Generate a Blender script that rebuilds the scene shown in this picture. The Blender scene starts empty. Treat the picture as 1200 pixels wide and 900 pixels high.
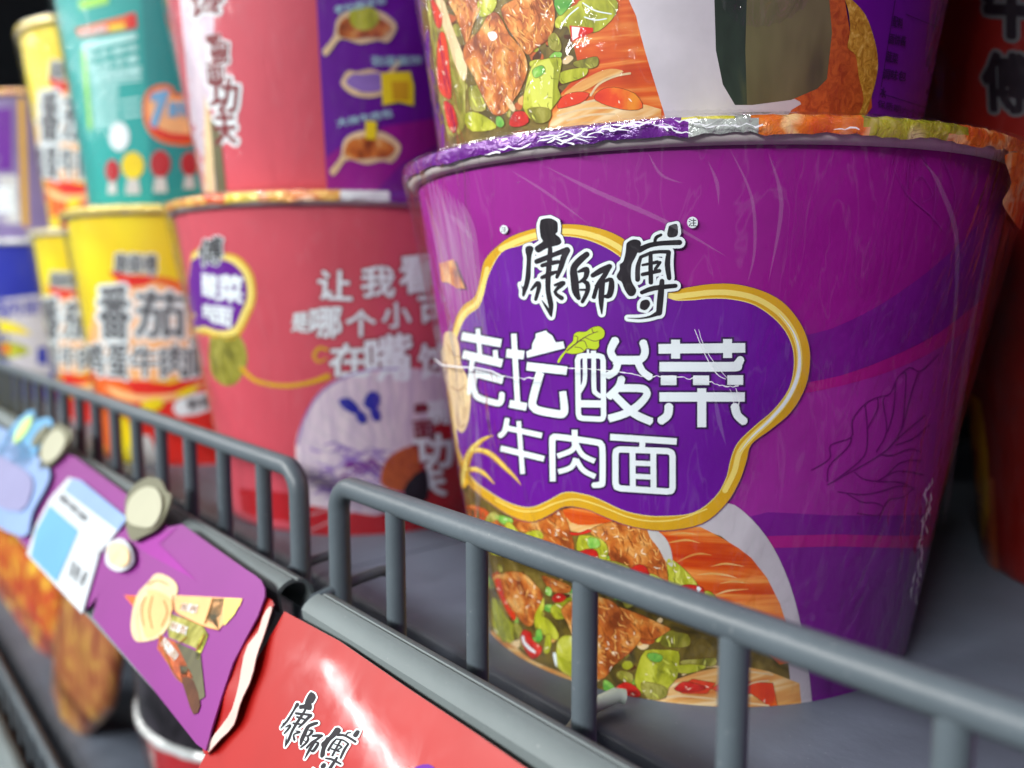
import bpy, bmesh, math, random
from mathutils import Vector, noise
from mathutils.geometry import delaunay_2d_cdt
random.seed(7)
SC = bpy.context.scene
COL = SC.collection
# ------------------------------------------------------------------ camera
F = 960.0; TH = math.atan(830/960); P = math.atan(105/960); H = 0.0833
FX, FY = -math.cos(TH), math.sin(TH); RX, RY = math.sin(TH), math.cos(TH)
CAM = Vector((0, 0, H))
def ray(px, py):
    a = (px-600)/F; b = (450-py)/F
    h = math.cos(P)+b*math.sin(P); v = b*math.cos(P)-math.sin(P)
    return Vector((h*FX+a*RX, h*FY+a*RY, v))
def proj(p):
    x, y, z = p[0], p[1], p[2]-H
    r = x*RX+y*RY; f = x*FX+y*FY
    d = f*math.cos(P)-z*math.sin(P); u = f*math.sin(P)+z*math.cos(P)
    return 600+F*r/d, 450-F*u/d
def onz(px, py, z=0):
    d = ray(px, py); return CAM + d*((z-H)/d.z)
def ony(px, py, y):
    d = ray(px, py); return CAM + d*(y/d.y)
cd = bpy.data.cameras.new('Camera'); cam = bpy.data.objects.new('Camera', cd); COL.objects.link(cam)
cam.location = CAM; fw = ray(600, 450)
cam.rotation_euler = fw.to_track_quat('-Z', 'Y').to_euler()
cd.sensor_width = 36; cd.lens = 28.8; cd.clip_start = 0.005; cd.clip_end = 100
cd.dof.use_dof = True; cd.dof.focus_distance = 0.141; cd.dof.aperture_fstop = 11.5
SC.camera = cam
SC.view_settings.view_transform = 'Standard'; SC.view_settings.look = 'None'
SC.view_settings.exposure = 0
SC.cycles.max_bounces = 8; SC.cycles.transparent_max_bounces = 16
# ------------------------------------------------------------------ materials
def lin(c): c /= 255; return c/12.92 if c <= .04045 else ((c+.055)/1.055)**2.4
def C(r, g, b, k=1.0): return tuple(min(.9, lin(v)*k) for v in (r, g, b))+(1,)
MATS = {}
class N:
    def __init__(s, name):
        s.m = bpy.data.materials.new(name); s.m.use_nodes = True
        s.t = s.m.node_tree; s.b = s.t.nodes['Principled BSDF']; s.out = s.t.nodes['Material Output']
    def n(s, typ, **k):
        x = s.t.nodes.new(typ)
        for a, v in k.items():
            if hasattr(x, a) and not a.startswith('i_'): setattr(x, a, v)
        return x
    def l(s, a, b): s.t.links.new(a, b)
    def coord(s, sc=(1, 1, 1)):
        tc = s.n('ShaderNodeTexCoord'); mp = s.n('ShaderNodeMapping'); mp.inputs['Scale'].default_value = sc
        s.l(tc.outputs['Object'], mp.inputs['Vector']); return mp.outputs['Vector']
    def noise(s, v, scale, detail=3, rough=.55, dist=0):
        x = s.n('ShaderNodeTexNoise'); x.inputs['Scale'].default_value = scale; x.inputs['Detail'].default_value = detail
        x.inputs['Roughness'].default_value = rough; x.inputs['Distortion'].default_value = dist
        s.l(v, x.inputs['Vector']); return x.outputs['Fac']
    def ramp(s, fac, stops):
        x = s.n('ShaderNodeValToRGB'); e = x.color_ramp.elements
        while len(e) < len(stops): e.new(.5)
        for i, (p, c) in enumerate(stops): e[i].position = p; e[i].color = c
        s.l(fac, x.inputs['Fac']); return x.outputs['Color']
    def bump(s, h, strength, dist):
        x = s.n('ShaderNodeBump'); x.inputs['Strength'].default_value = strength; x.inputs['Distance'].default_value = dist
        s.l(h, x.inputs['Height']); return x.outputs['Normal']
def setp(n, rough=.5, spec=.5, metal=0, coat=0, coatr=.1):
    i = n.b.inputs; i['Roughness'].default_value = rough; i['Specular IOR Level'].default_value = spec
    i['Metallic'].default_value = metal; i['Coat Weight'].default_value = coat; i['Coat Roughness'].default_value = coatr
def ink(name, c, rough=.5, spec=.3, var=.10, sc=90):
    """printed ink on coated paper: faint mottling"""
    if name in MATS: return MATS[name]
    n = N(name); setp(n, rough, spec)
    v = n.coord(); f = n.noise(v, sc, 4)
    d = tuple(x*(1-var) for x in c[:3])+(1,); u = tuple(min(.95, x*(1+var)+.003) for x in c[:3])+(1,)
    n.l(n.ramp(f, [(.3, d), (.7, u)]), n.b.inputs['Base Color'])
    MATS[name] = n.m; return n.m
def two_tone(name, stops, scale=(1, 1, 1), sc=300, detail=5, dist=1.0, rough=.4, bump=0):
    if name in MATS: return MATS[name]
    n = N(name); setp(n, rough, .5)
    f = n.noise(n.coord(scale), sc, detail, .6, dist)
    n.l(n.ramp(f, stops), n.b.inputs['Base Color'])
    if bump: n.l(n.bump(f, bump, .0005), n.b.inputs['Normal'])
    MATS[name] = n.m; return n.m
def meat_mat():
    n = N('braised_beef_print'); setp(n, .4, .5)
    v = n.coord((1, 1, .8))
    nz = n.n('ShaderNodeTexNoise'); nz.inputs['Scale'].default_value = 260; nz.inputs['Detail'].default_value = 4
    n.l(v, nz.inputs['Vector'])
    mx = n.n('ShaderNodeMix', data_type='VECTOR'); mx.inputs[0].default_value = .0016
    ad = n.n('ShaderNodeVectorMath', operation='MULTIPLY_ADD'); ad.inputs[1].default_value = (.0022,)*3
    n.l(nz.outputs['Color'], ad.inputs[0]); n.l(v, ad.inputs[2])
    vo = n.n('ShaderNodeTexVoronoi', feature='DISTANCE_TO_EDGE'); vo.inputs['Scale'].default_value = 520
    n.l(ad.outputs[0], vo.inputs['Vector'])
    base = n.ramp(nz.outputs['Fac'], [(.32, C(128, 56, 14)), (.48, C(188, 98, 34)), (.58, C(208, 130, 52)), (.68, C(226, 176, 104))])
    crack = n.ramp(vo.outputs['Distance'], [(0, (.6, .6, .6, 1)), (.03, (.9, .9, .9, 1)), (.08, (1, 1, 1, 1))])
    mm = n.n('ShaderNodeMix', data_type='RGBA', blend_type='MULTIPLY'); mm.inputs[0].default_value = 1
    n.l(base, mm.inputs[6]); n.l(crack, mm.inputs[7]); n.l(mm.outputs[2], n.b.inputs['Base Color'])
    return n.m
def noodle_mat(name, a, b, c, rot=0.0, sc=(40, 40, 420)):
    n = N(name); setp(n, .38, .5)
    tc = n.n('ShaderNodeTexCoord'); mp = n.n('ShaderNodeMapping'); mp.inputs['Rotation'].default_value = (0, rot, 0)
    mp2 = n.n('ShaderNodeMapping'); mp2.inputs['Scale'].default_value = sc
    n.l(tc.outputs['Object'], mp.inputs['Vector']); n.l(mp.outputs['Vector'], mp2.inputs['Vector'])
    f = n.noise(mp2.outputs['Vector'], 1, 3, .5, .7)
    n.l(n.ramp(f, [(.3, a), (.5, b), (.66, c)]), n.b.inputs['Base Color']); return n.m
M = {}
M['meat'] = meat_mat()
M['umber'] = ink('umber_outline_ink', C(84, 44, 16), var=.3, sc=300)
M['meatdk'] = ink('seared_line_ink', C(128, 62, 18)); M['meatlt'] = ink('fat_line_ink', C(226, 168, 92)); M['glint'] = ink('printed_glint_ink', C(244, 232, 206))
M['limelt'] = ink('light_green_ink', C(206, 210, 88)); M['oliveln'] = ink('green_line_ink', C(104, 108, 18))
M['noodle'] = noodle_mat('noodle_soup_print', C(190, 52, 8), C(214, 92, 22), C(232, 150, 70))
M['noodle2'] = noodle_mat('pale_noodle_print', C(205, 120, 50), C(222, 170, 95), C(238, 214, 165), .35)
M['soup'] = two_tone('dark_broth_print', [(.3, C(58, 48, 14)), (.55, C(110, 92, 30)), (.75, C(150, 130, 60))], sc=160)
M['cabbage'] = two_tone('pickled_greens_print', [(.3, C(118, 124, 10)), (.5, C(172, 176, 34)), (.62, C(200, 202, 70)), (.75, C(228, 228, 160))], (1, 1, .6), 170)
M['cabbage2'] = two_tone('olive_greens_print', [(.3, C(88, 86, 20)), (.5, C(140, 136, 40)), (.72, C(190, 184, 100))], (1, 1, .6), 260)
M['scallion'] = two_tone('scallion_print', [(.35, C(70, 150, 50)), (.6, C(140, 195, 80)), (.75, C(200, 225, 150))], sc=260)
M['chili'] = two_tone('chili_print', [(.35, C(165, 18, 12)), (.6, C(212, 40, 26)), (.8, C(240, 110, 80))], sc=220)
M['tomato'] = two_tone('tomato_print', [(.35, C(200, 30, 14)), (.55, C(226, 70, 20)), (.72, C(240, 160, 40))], sc=50)
M['magenta'] = ink('magenta_sleeve_ink', C(140, 10, 130), var=.07, sc=50)
M['violet'] = ink('violet_badge_ink', C(98, 5, 142), var=.08, sc=60)
M['violetband'] = ink('violet_band_ink', C(112, 12, 132), sc=60)
M['pinkband'] = ink('pink_band_ink', C(160, 14, 124), sc=60)
M['lilac'] = ink('lilac_sleeve_ink', C(146, 34, 142), sc=60)
M['white'] = ink('white_ink', C(226, 236, 238), var=.02)
M['shadow'] = ink('letter_border_ink', C(48, 8, 74))
M['black'] = ink('black_ink', C(28, 22, 30), var=.4, sc=200)
M['gold'] = ink('gold_border_ink', C(206, 158, 24), var=.06)
M['goldlt'] = ink('pale_gold_ink', C(232, 212, 110), var=.05)
M['golddk'] = ink('dark_gold_ink', C(150, 96, 16))
M['leaf'] = ink('lime_leaf_ink', C(184, 206, 40))
M['leafln'] = ink('leaf_vein_ink', C(90, 30, 60))
M['line'] = ink('violet_line_ink', C(100, 12, 104))
M['cream'] = ink('cream_ink', C(222, 196, 150), var=.12, sc=200)
M['creamdk'] = ink('cream_line_ink', C(168, 126, 84))
M['palegrey'] = ink('pale_grey_ink', C(190, 186, 192))
M['rose'] = ink('rose_sleeve_ink', C(196, 76, 90), var=.06, sc=50)
M['roselt'] = ink('light_rose_ink', C(216, 110, 112), var=.05)
M['crimson'] = ink('crimson_ink', C(176, 26, 36))
M['dkrose'] = ink('letter_edge_ink', C(120, 34, 40))
M['fan'] = two_tone('paper_fan_print', [(.35, C(196, 180, 198)), (.65, C(222, 208, 214))], (60, 60, 4), 10, 2, 0)
M['blue'] = ink('blue_ink', C(40, 40, 150))
M['bluelt'] = ink('soft_blue_ink', C(140, 110, 180))
M['yellow'] = two_tone('yellow_sleeve_print', [(.4, C(226, 196, 8)), (.6, C(234, 216, 20))], sc=14, detail=1)
M['orange'] = ink('orange_ink', C(224, 100, 30), var=.1)
M['red'] = ink('red_ink', C(214, 34, 20), var=.06)
M['peach'] = ink('peach_ink', C(240, 180, 120))
M['grey'] = ink('grey_ink', C(90, 92, 96))
M['greylt'] = ink('light_grey_ink', C(196, 196, 194))
M['teal'] = ink('teal_sleeve_ink', C(30, 158, 152), var=.06, sc=20)
M['tealdk'] = ink('deep_teal_ink', C(18, 132, 132), var=.06, sc=20)
M['mint'] = ink('mint_ink', C(176, 226, 222))
M['lime'] = ink('lime_ink', C(150, 214, 90))
M['skyblue'] = ink('sky_blue_ink', C(110, 170, 210))
M['navy'] = ink('navy_sleeve_ink', C(20, 34, 150), var=.1, sc=20)
M['plum'] = ink('plum_sleeve_ink', C(120, 104, 150), var=.15, sc=20)
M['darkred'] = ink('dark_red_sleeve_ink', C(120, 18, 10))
M['paper'] = ink('rim_paper', C(205, 198, 194), rough=.6, var=.03)
M['soupdk'] = two_tone('dark_green_print', [(.35, C(22, 26, 24)), (.6, C(44, 58, 48)), (.75, C(80, 86, 54))], (1, 1, .3), 120, 3, .6)
M['olive'] = two_tone('olive_ink', [(.3, C(58, 56, 44)), (.5, C(92, 88, 58)), (.7, C(112, 108, 74))], (1, 1, .3), 60, 3, .6)
M['glitter'] = two_tone('gold_fabric_print', [(.35, C(150, 100, 20)), (.55, C(196, 150, 50)), (.7, C(225, 195, 110))], sc=700)
M['rust'] = two_tone('rust_print', [(.35, C(150, 60, 20)), (.6, C(190, 92, 36))], sc=500)

def steel(name, c, rough=.38, sc=600):
    n = N(name); setp(n, rough, .4)
    v = n.coord(); f = n.noise(v, sc, 3); g = n.noise(v, 30, 3)
    bc = n.ramp(g, [(.3, tuple(x*.85 for x in c[:3])+(1,)), (.7, tuple(x*1.12 for x in c[:3])+(1,))])
    dn = n.noise(v, 900, 2, .5); dm = n.ramp(dn, [(.70, (0, 0, 0, 1)), (.76, (.2, .2, .2, 1))])
    mx = n.n('ShaderNodeMix', data_type='RGBA'); mx.inputs[7].default_value = (.45, .45, .44, 1); n.l(dm, mx.inputs[0]); n.l(bc, mx.inputs[6]); n.l(mx.outputs[2], n.b.inputs['Base Color'])
    h = n.noise(v, 140, 3, .6); ad = n.n('ShaderNodeMath', operation='MULTIPLY_ADD'); ad.inputs[1].default_value = 2.5; n.l(h, ad.inputs[0]); n.l(f, ad.inputs[2])
    n.l(n.bump(ad.outputs[0], .12, .0005), n.b.inputs['Normal'])
    rr = n.n('ShaderNodeMapRange'); rr.inputs[3].default_value = rough-.08; rr.inputs[4].default_value = rough+.12
    n.l(g, rr.inputs[0]); n.l(rr.outputs[0], n.b.inputs['Roughness']); return n.m
M['wire'] = steel('grey_powder_coat', C(84, 94, 100), .4)
M['shelf'] = steel('slate_shelf_paint', C(92, 100, 112), .42, 400)
M['channel'] = steel('grey_plastic', C(112, 122, 122), .62)
M['dark'] = steel('dark_panel_paint', C(16, 16, 18), .7)
M['inside'] = steel('channel_inside', C(60, 56, 56), .7)

def foil(name, stops, sc=40):
    n = N(name); setp(n, .2, .7, .15)
    v = n.coord(); f = n.noise(v, sc, 2, .5, .4); w = n.noise(v, 300, 4, .6, 1.2)
    n.l(n.ramp(f, stops), n.b.inputs['Base Color']); n.l(n.bump(w, .5, .0012), n.b.inputs['Normal']); return n.m
M['f_purple'] = foil('purple_foil', [(.3, C(84, 16, 120)), (.7, C(120, 40, 150))])
M['f_grey'] = foil('silver_foil', [(.3, C(150, 160, 150)), (.7, C(190, 196, 190))])
M['f_yellow'] = foil('yellow_foil', [(.3, C(210, 205, 40)), (.7, C(235, 225, 80))])
M['f_orange'] = foil('orange_foil', [(.3, C(206, 70, 16)), (.5, C(226, 118, 30)), (.62, C(240, 200, 140)), (.75, C(226, 110, 30))], 160)
M['f_green'] = foil('green_foil', [(.32, C(120, 120, 10)), (.55, C(170, 168, 40)), (.7, C(226, 215, 150))], 160)
M['f_gold'] = foil('gold_foil', [(.3, C(226, 196, 60)), (.7, C(240, 226, 130))])
M['f_mixed'] = foil('printed_foil', [(.3, C(206, 80, 30)), (.45, C(236, 190, 90)), (.6, C(225, 130, 70)), (.72, C(240, 225, 190))], 90)
M['f_white'] = foil('white_foil', [(.3, C(214, 220, 220)), (.7, C(238, 240, 238))])

def film_mat(name, amt=1.0, haze=.05, scale=(1, 1, .35)):
    n = N(name); t = n.t; t.nodes.remove(n.b)
    v = n.coord(scale)
    a = n.noise(v, 55, 3, .55, 1.2); b = n.noise(v, 260, 3, .6, 2.0)
    ad = n.n('ShaderNodeMath', operation='MULTIPLY_ADD'); ad.inputs[1].default_value = .14
    n.l(b, ad.inputs[0]); n.l(a, ad.inputs[2])
    nb = n.bump(ad.outputs[0], .55*amt, .006)
    g = n.n('ShaderNodeBsdfGlossy'); g.inputs['Roughness'].default_value = .07; n.l(nb, g.inputs['Normal'])
    tr = n.n('ShaderNodeBsdfTransparent')
    fr = n.n('ShaderNodeLayerWeight'); n.l(nb, fr.inputs['Normal'])
    pw = n.n('ShaderNodeMath', operation='POWER'); pw.inputs[1].default_value = 4.5; n.l(fr.outputs['Facing'], pw.inputs[0])
    mp = n.n('ShaderNodeMath', operation='MULTIPLY_ADD'); mp.inputs[1].default_value = .8; mp.inputs[2].default_value = .05; mp.use_clamp = True; n.l(pw.outputs[0], mp.inputs[0])
    m1 = n.n('ShaderNodeMixShader'); n.l(mp.outputs[0], m1.inputs[0]); n.l(tr.outputs[0], m1.inputs[1]); n.l(g.outputs[0], m1.inputs[2])
    # milky stretch marks in the film
    c = n.noise(n.coord((1, 1, .12)), 120, 3, .5, 1.5)
    mk = n.ramp(c, [(.485, (0, 0, 0, 1)), (.5, (haze, haze, haze, 1)), (.515, (0, 0, 0, 1))])
    d = n.n('ShaderNodeBsdfTranslucent'); d.inputs['Color'].default_value = (.9, .9, .9, 1)
    d2 = n.n('ShaderNodeBsdfDiffuse'); d2.inputs['Color'].default_value = (.9, .9, .92, 1)
    m2 = n.n('ShaderNodeMixShader'); n.l(mk, m2.inputs[0]); n.l(m1.outputs[0], m2.inputs[1]); n.l(d2.outputs[0], m2.inputs[2])
    n.l(m2.outputs[0], n.out.inputs['Surface']); return n.m
M['film'] = film_mat('shrink_film', 1.15, .022)
M['film2'] = film_mat('shrink_film_soft', .7, .03)
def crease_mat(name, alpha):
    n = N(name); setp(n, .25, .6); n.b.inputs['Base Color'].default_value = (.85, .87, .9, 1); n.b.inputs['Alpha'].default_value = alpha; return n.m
M['crease'] = crease_mat('film_crease', .85); M['seamshine'] = crease_mat('film_seam_shine', .5); M['crease_haze'] = crease_mat('film_stretch_haze', .06)
def plastic(name, c, rough=.3, coat=0.0, sc=30, bump=.0):
    n = N(name); setp(n, rough, .5, coat=coat, coatr=.06)
    f = n.noise(n.coord(), sc, 3)
    n.l(n.ramp(f, [(.3, tuple(x*.92 for x in c[:3])+(1,)), (.7, tuple(min(.95, x*1.06) for x in c[:3])+(1,))]), n.b.inputs['Base Color'])
    if bump:
        n.l(n.bump(f, bump, .002), n.b.inputs['Normal']); n.l(n.bump(f, bump, .002), n.b.inputs['Coat Normal'])
        g = n.noise(n.coord(), 110, 4, .6, 1.0); mr = n.n('ShaderNodeMapRange'); mr.inputs[1].default_value = .35; mr.inputs[2].default_value = .7
        mr.inputs[3].default_value = .04; mr.inputs[4].default_value = .13; n.l(g, mr.inputs[0]); n.l(mr.outputs[0], n.b.inputs['Coat Roughness'])
    return n.m
M['redcard'] = plastic('red_card_gloss', C(214, 22, 12, .6), .45, .8, 45, .03)
M['purplecard'] = plastic('purple_card_gloss', C(150, 34, 146, .75), .5, .5, 25, .03)
M['tagwhite'] = plastic('white_tag', C(200, 208, 212), .5, .3)
M['tagblue'] = plastic('blue_tag', C(92, 160, 204), .5, .3)
M['tagsky'] = plastic('pale_blue_tag', C(130, 160, 205), .5, .3)
M['tagcream'] = plastic('cream_tab', C(176, 176, 150), .5, .2)
M['tagolive'] = plastic('olive_tab', C(104, 104, 78), .5, .2)
M['tagsleeve'] = plastic('lilac_sleeve', C(150, 150, 190), .4, .4)
M['tornpaper'] = plastic('torn_paper', C(206, 180, 170), .6)
M['peg'] = plastic('pale_plastic', C(160, 172, 160), .4)
M['bagred'] = two_tone('snack_bag_print', [(.32, C(150, 40, 24)), (.48, C(196, 70, 44)), (.58, C(214, 150, 40)), (.72, C(230, 190, 70))], (1, 1, .9), 75, 2, .6, .3, .15)
M['bagtan'] = two_tone('tan_bag_print', [(.3, C(110, 40, 30)), (.5, C(160, 96, 60)), (.7, C(190, 150, 70))], (1, 1, .6), 80, 3, .6, .3, .15)
M['blackbag'] = two_tone('black_bag_print', [(.4, C(24, 22, 26)), (.7, C(60, 56, 64))], sc=60, rough=.25)

# ------------------------------------------------------------------ object helpers
def empty(name, loc, label, cat, group=None):
    o = bpy.data.objects.new(name, None); COL.objects.link(o); o.location = loc; o.empty_display_size = .01
    o['label'] = label; o['category'] = cat
    if group: o['group'] = group
    return o
def link(name, me, parent=None, mats=(), smooth=True):
    o = bpy.data.objects.new(name, me); COL.objects.link(o)
    for m in mats: me.materials.append(m)
    if parent is not None:
        me.transform(__import__('mathutils').Matrix.Translation(-parent.location)) if parent.type == 'EMPTY' else None
        if parent.type != 'EMPTY':
            root = parent
            while root.parent: root = root.parent
            me.transform(__import__('mathutils').Matrix.Translation(-root.location))
        o.parent = parent
    if smooth:
        for p in me.polygons: p.use_smooth = True
    return o
def mesh(name, verts, faces, parent=None, mats=(), smooth=True, idx=None):
    me = bpy.data.meshes.new(name); me.from_pydata([tuple(v) for v in verts], [], faces); me.update()
    if idx: me.polygons.foreach_set('material_index', idx)
    return link(name, me, parent, mats, smooth)
def tag(o, label, cat, group=None):
    o['label'] = label; o['category'] = cat
    if group: o['group'] = group
    return o
def smooth_angle(o, deg=35):
    me = o.data
    bm = bmesh.new(); bm.from_mesh(me)
    for e in bm.edges:
        if len(e.link_faces) == 2 and e.calc_face_angle(0) > math.radians(deg): e.smooth = False
    bm.to_mesh(me); bm.free()
# ---- surfaces that print is laid on
class Cone:
    def __init__(s, cx, cy, z0, r0, z1, r1):
        s.c = (cx, cy); s.b = (r1-r0)/(z1-z0); s.a = r0-s.b*z0
    def hit(s, px, py, off):
        d = ray(px, py); ox, oy = -s.c[0], -s.c[1]
        ra = s.a+s.b*H
        A = d.x**2+d.y**2-(s.b*d.z)**2; B = ox*d.x+oy*d.y-ra*s.b*d.z; Cc = ox*ox+oy*oy-ra*ra
        D = B*B-A*Cc
        t = (-B-math.sqrt(D))/A if D > 0 else -B/A
        p = CAM+d*t; R = s.a+s.b*p.z+off
        v = Vector((p.x-s.c[0], p.y-s.c[1], 0)); v.normalize()
        return Vector((s.c[0]+v.x*R, s.c[1]+v.y*R, p.z))
    def gx(s): return 6.0
class Plane:
    def __init__(s, p0, n): s.p = Vector(p0); s.n = Vector(n).normalized()
    def hit(s, px, py, off):
        d = ray(px, py); t = (s.p+s.n*off-CAM).dot(s.n)/d.dot(s.n); return CAM+d*t
    def gx(s): return 40.0
def Z(ox, oy, sc):
    def f(pts):
        return [(ox+p[0]/sc, oy+p[1]/sc)+((p[2]/sc,) if len(p) > 2 else ()) for p in pts]
    return f
def smoothp(pts, n=5, closed=True):
    out = []; L = len(pts)
    rng = range(L) if closed else range(L-1)
    for i in rng:
        if closed: a, b, c, d = pts[i-1], pts[i], pts[(i+1) % L], pts[(i+2) % L]
        else: a, b, c, d = pts[max(i-1, 0)], pts[i], pts[i+1], pts[min(i+2, L-1)]
        for k in range(n):
            t = k/n; out.append(tuple(.5*((2*b[j])+(-a[j]+c[j])*t+(2*a[j]-5*b[j]+4*c[j]-d[j])*t*t+(-a[j]+3*b[j]-3*c[j]+d[j])*t**3) for j in range(len(b))))
    if not closed: out.append(tuple(pts[-1]))
    return out
def stroke_polys(pts, grow=0, round_ends=True):
    ps = []
    n = len(pts)
    for i in range(n-1):
        x0, y0, w0 = pts[i]; x1, y1, w1 = pts[i+1]; dx, dy = x1-x0, y1-y0; L = math.hypot(dx, dy) or 1e-6
        nx, ny = -dy/L, dx/L; a = (w0+grow)/2; b = (w1+grow)/2; ex = 0 if round_ends else grow/2
        sx0, sy0 = x0-(dx/L*ex if i == 0 else 0), y0-(dy/L*ex if i == 0 else 0)
        sx1, sy1 = x1+(dx/L*ex if i == n-2 else 0), y1+(dy/L*ex if i == n-2 else 0)
        ps.append([(sx0+nx*a, sy0+ny*a), (sx1+nx*b, sy1+ny*b), (sx1-nx*b, sy1-ny*b), (sx0-nx*a, sy0-ny*a)])
    for i in range(n):
        if not round_ends and (i == 0 or i == n-1): continue
        x, y, w = pts[i]; r = (w+grow)/2
        if r > .05: ps.append([(x+r*math.cos(k*math.pi/6+.1*i), y+r*math.sin(k*math.pi/6+.1*i)) for k in range(12)])
    return ps
def cw(pts, w): return [(p[0], p[1], w) for p in pts]
FONTCACHE = {}
def glyphs(s, bold):
    k = (s, bold)
    if k not in FONTCACHE:
        cu = bpy.data.curves.new('t', 'FONT'); cu.body = s; cu.offset = bold; cu.resolution_u = 2
        o = bpy.data.objects.new('t', cu); COL.objects.link(o); bpy.context.view_layer.update()
        me = o.to_mesh(); vs = [(v.co.x, v.co.y) for v in me.vertices]; fs = [tuple(p.vertices) for p in me.polygons]
        o.to_mesh_clear(); bpy.data.objects.remove(o); FONTCACHE[k] = (vs, fs)
    return FONTCACHE[k]
class Print:
    """flat printed artwork, laid on its surface as thin ink layers; one mesh, several inks"""
    def __init__(s, surf, name, parent, step=.00004, base=.00006, grid=None):
        s.surf = surf; s.name = name; s.parent = parent; s.v = []; s.f = []; s.i = []; s.m = []; s.step = step; s.base = base
        s.grid = grid or surf.gx()
    def _add(s, vs, fs, mat, layer):
        bm = bmesh.new(); bv = [bm.verts.new((x, y, 0)) for x, y in vs]
        for f in fs:
            try: bm.faces.new([bv[i] for i in f])
            except ValueError: pass
        if not vs: return
        xs = [v[0] for v in vs]; ys = [v[1] for v in vs]
        for ax, lo, hi, g in ((0, min(xs), max(xs), s.grid), (1, min(ys), max(ys), s.grid*3)):
            k = math.ceil(lo/g)*g
            while k < hi:
                co = (k, 0, 0) if ax == 0 else (0, k, 0); no = (1, 0, 0) if ax == 0 else (0, 1, 0)
                bmesh.ops.bisect_plane(bm, geom=bm.verts[:]+bm.edges[:]+bm.faces[:], plane_co=co, plane_no=no, dist=1e-5)
                k += g
        if mat not in s.m: s.m.append(mat)
        mi = s.m.index(mat); b0 = len(s.v); bm.verts.index_update(); off = s.base+layer*s.step
        for v in bm.verts: s.v.append(s.surf.hit(v.co.x, v.co.y, off))
        for f in bm.faces: s.f.append([b0+v.index for v in f.verts]); s.i.append(mi)
        bm.free()
    def polys(s, mat, polys, layer):
        vs = []; fs = []
        for p in polys:
            a = sum(p[i-1][0]*p[i][1]-p[i][0]*p[i-1][1] for i in range(len(p)))
            if abs(a) < 1e-4: continue
            q = list(p) if a > 0 else list(reversed(p))
            fs.append(list(range(len(vs), len(vs)+len(q)))); vs += [Vector((c[0], c[1])) for c in q]
        r = delaunay_2d_cdt(vs, [], fs, 0, 1e-4)
        s._add([tuple(v) for v in r[0]], [f for f, o in zip(r[2], r[5]) if o], mat, layer)
    detail = False
    def fill(s, mat, pts, layer, sm=0):
        q = smoothp(pts, sm) if sm else pts
        kind = [k for k in ('meat', 'cabbage', 'cabbage2', 'chili', 'scallion', 'tomato') if M[k] is mat] if s.detail else []
        if kind: s.lines(M['umber'], [cw(list(q)+list(q[:1]), 1.0)], layer-.45)
        s.polys(mat, [q], layer)
        if not kind: return
        kind = kind[0]; rg = random.Random(int(q[0][0]*7+q[0][1]*13)); xs = [p[0] for p in q]; ys = [p[1] for p in q]
        area = (max(xs)-min(xs))*(max(ys)-min(ys)); ang = rg.uniform(.7, 1.4)
        def inside(x, y):
            c = False
            for i in range(len(q)):
                (xa, ya), (xb, yb) = q[i-1][:2], q[i][:2]
                if (ya > y) != (yb > y) and x < (xb-xa)*(y-ya)/(yb-ya)+xa: c = not c
            return c
        def strokes(m, n, ln, w, lay, sp=.35):
            out = []
            for _ in range(n):
                x, y = rg.uniform(min(xs), max(xs)), rg.uniform(min(ys), max(ys)); a = ang+rg.gauss(0, sp); l = rg.uniform(.4, 1)*ln; st = []
                for k in range(4):
                    if not inside(x, y): break
                    st.append((x, y, w*rg.uniform(.5, 1)*(1 if 0 < k < 3 else .35))); x += math.cos(a)*l/3; y += math.sin(a)*l/3; a += rg.gauss(0, .35)
                if len(st) > 2: out.append(st)
            if out: s.lines(m, out, lay)
        if kind == 'meat':
            n = int(min(60, area/90))
            strokes(M['meatdk'], n, 16, 1.5, layer+.3); strokes(M['meatlt'], n, 14, 1.7, layer+.45); strokes(M['glint'], n//3, 8, 1.5, layer+.6, .8)
        elif kind in ('cabbage', 'cabbage2'):
            n = int(min(14, area/160))+1
            strokes(M['limelt'], n, 16, 1.8, layer+.3); strokes(M['oliveln'], n, 14, 1.1, layer+.45); strokes(M['glint'], n//2, 7, 1.6, layer+.6, .9)
        else: strokes(M['glint'], int(area/250)+1, 6, 1.6, layer+.4, .6)
    def lines(s, mat, strokes, layer, grow=0, rnd=True, sm=0):
        ps = []
        for st in strokes: ps += stroke_polys(smoothp(st, sm, False) if sm else st, grow, rnd)
        s.polys(mat, ps, layer)
    def text(s, mat, body, quad, layer, bold=.0):
        """quad = photo corners: top-left, top-right, bottom-right, bottom-left"""
        bx0, _ = glyphs(body, 0); x0 = min(v[0] for v in bx0); x1 = max(v[0] for v in bx0); y0 = min(v[1] for v in bx0); y1 = max(v[1] for v in bx0)
        vs, fs = glyphs(body, 0); out = []
        A, B, Cq, D = quad
        for x, y in vs:
            u = (x-x0)/(x1-x0); w = (y1-y)/(y1-y0)
            tx = A[0]*(1-u)+B[0]*u; ty = A[1]*(1-u)+B[1]*u; bx = D[0]*(1-u)+Cq[0]*u; by = D[1]*(1-u)+Cq[1]*u
            out.append((tx*(1-w)+bx*w, ty*(1-w)+by*w))
        if not bold: s._add(out, fs, mat, layer); return
        wpx = 2*bold*math.hypot(D[0]-A[0], D[1]-A[1]); cnt = {}
        for f in fs:
            for i in range(len(f)): e = (f[i], f[(i+1) % len(f)]); cnt[e] = 1
        key = lambda p: (round(p[0], 2), round(p[1], 2)); seen = set(); ps = [[out[i] for i in f] for f in fs]
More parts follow.
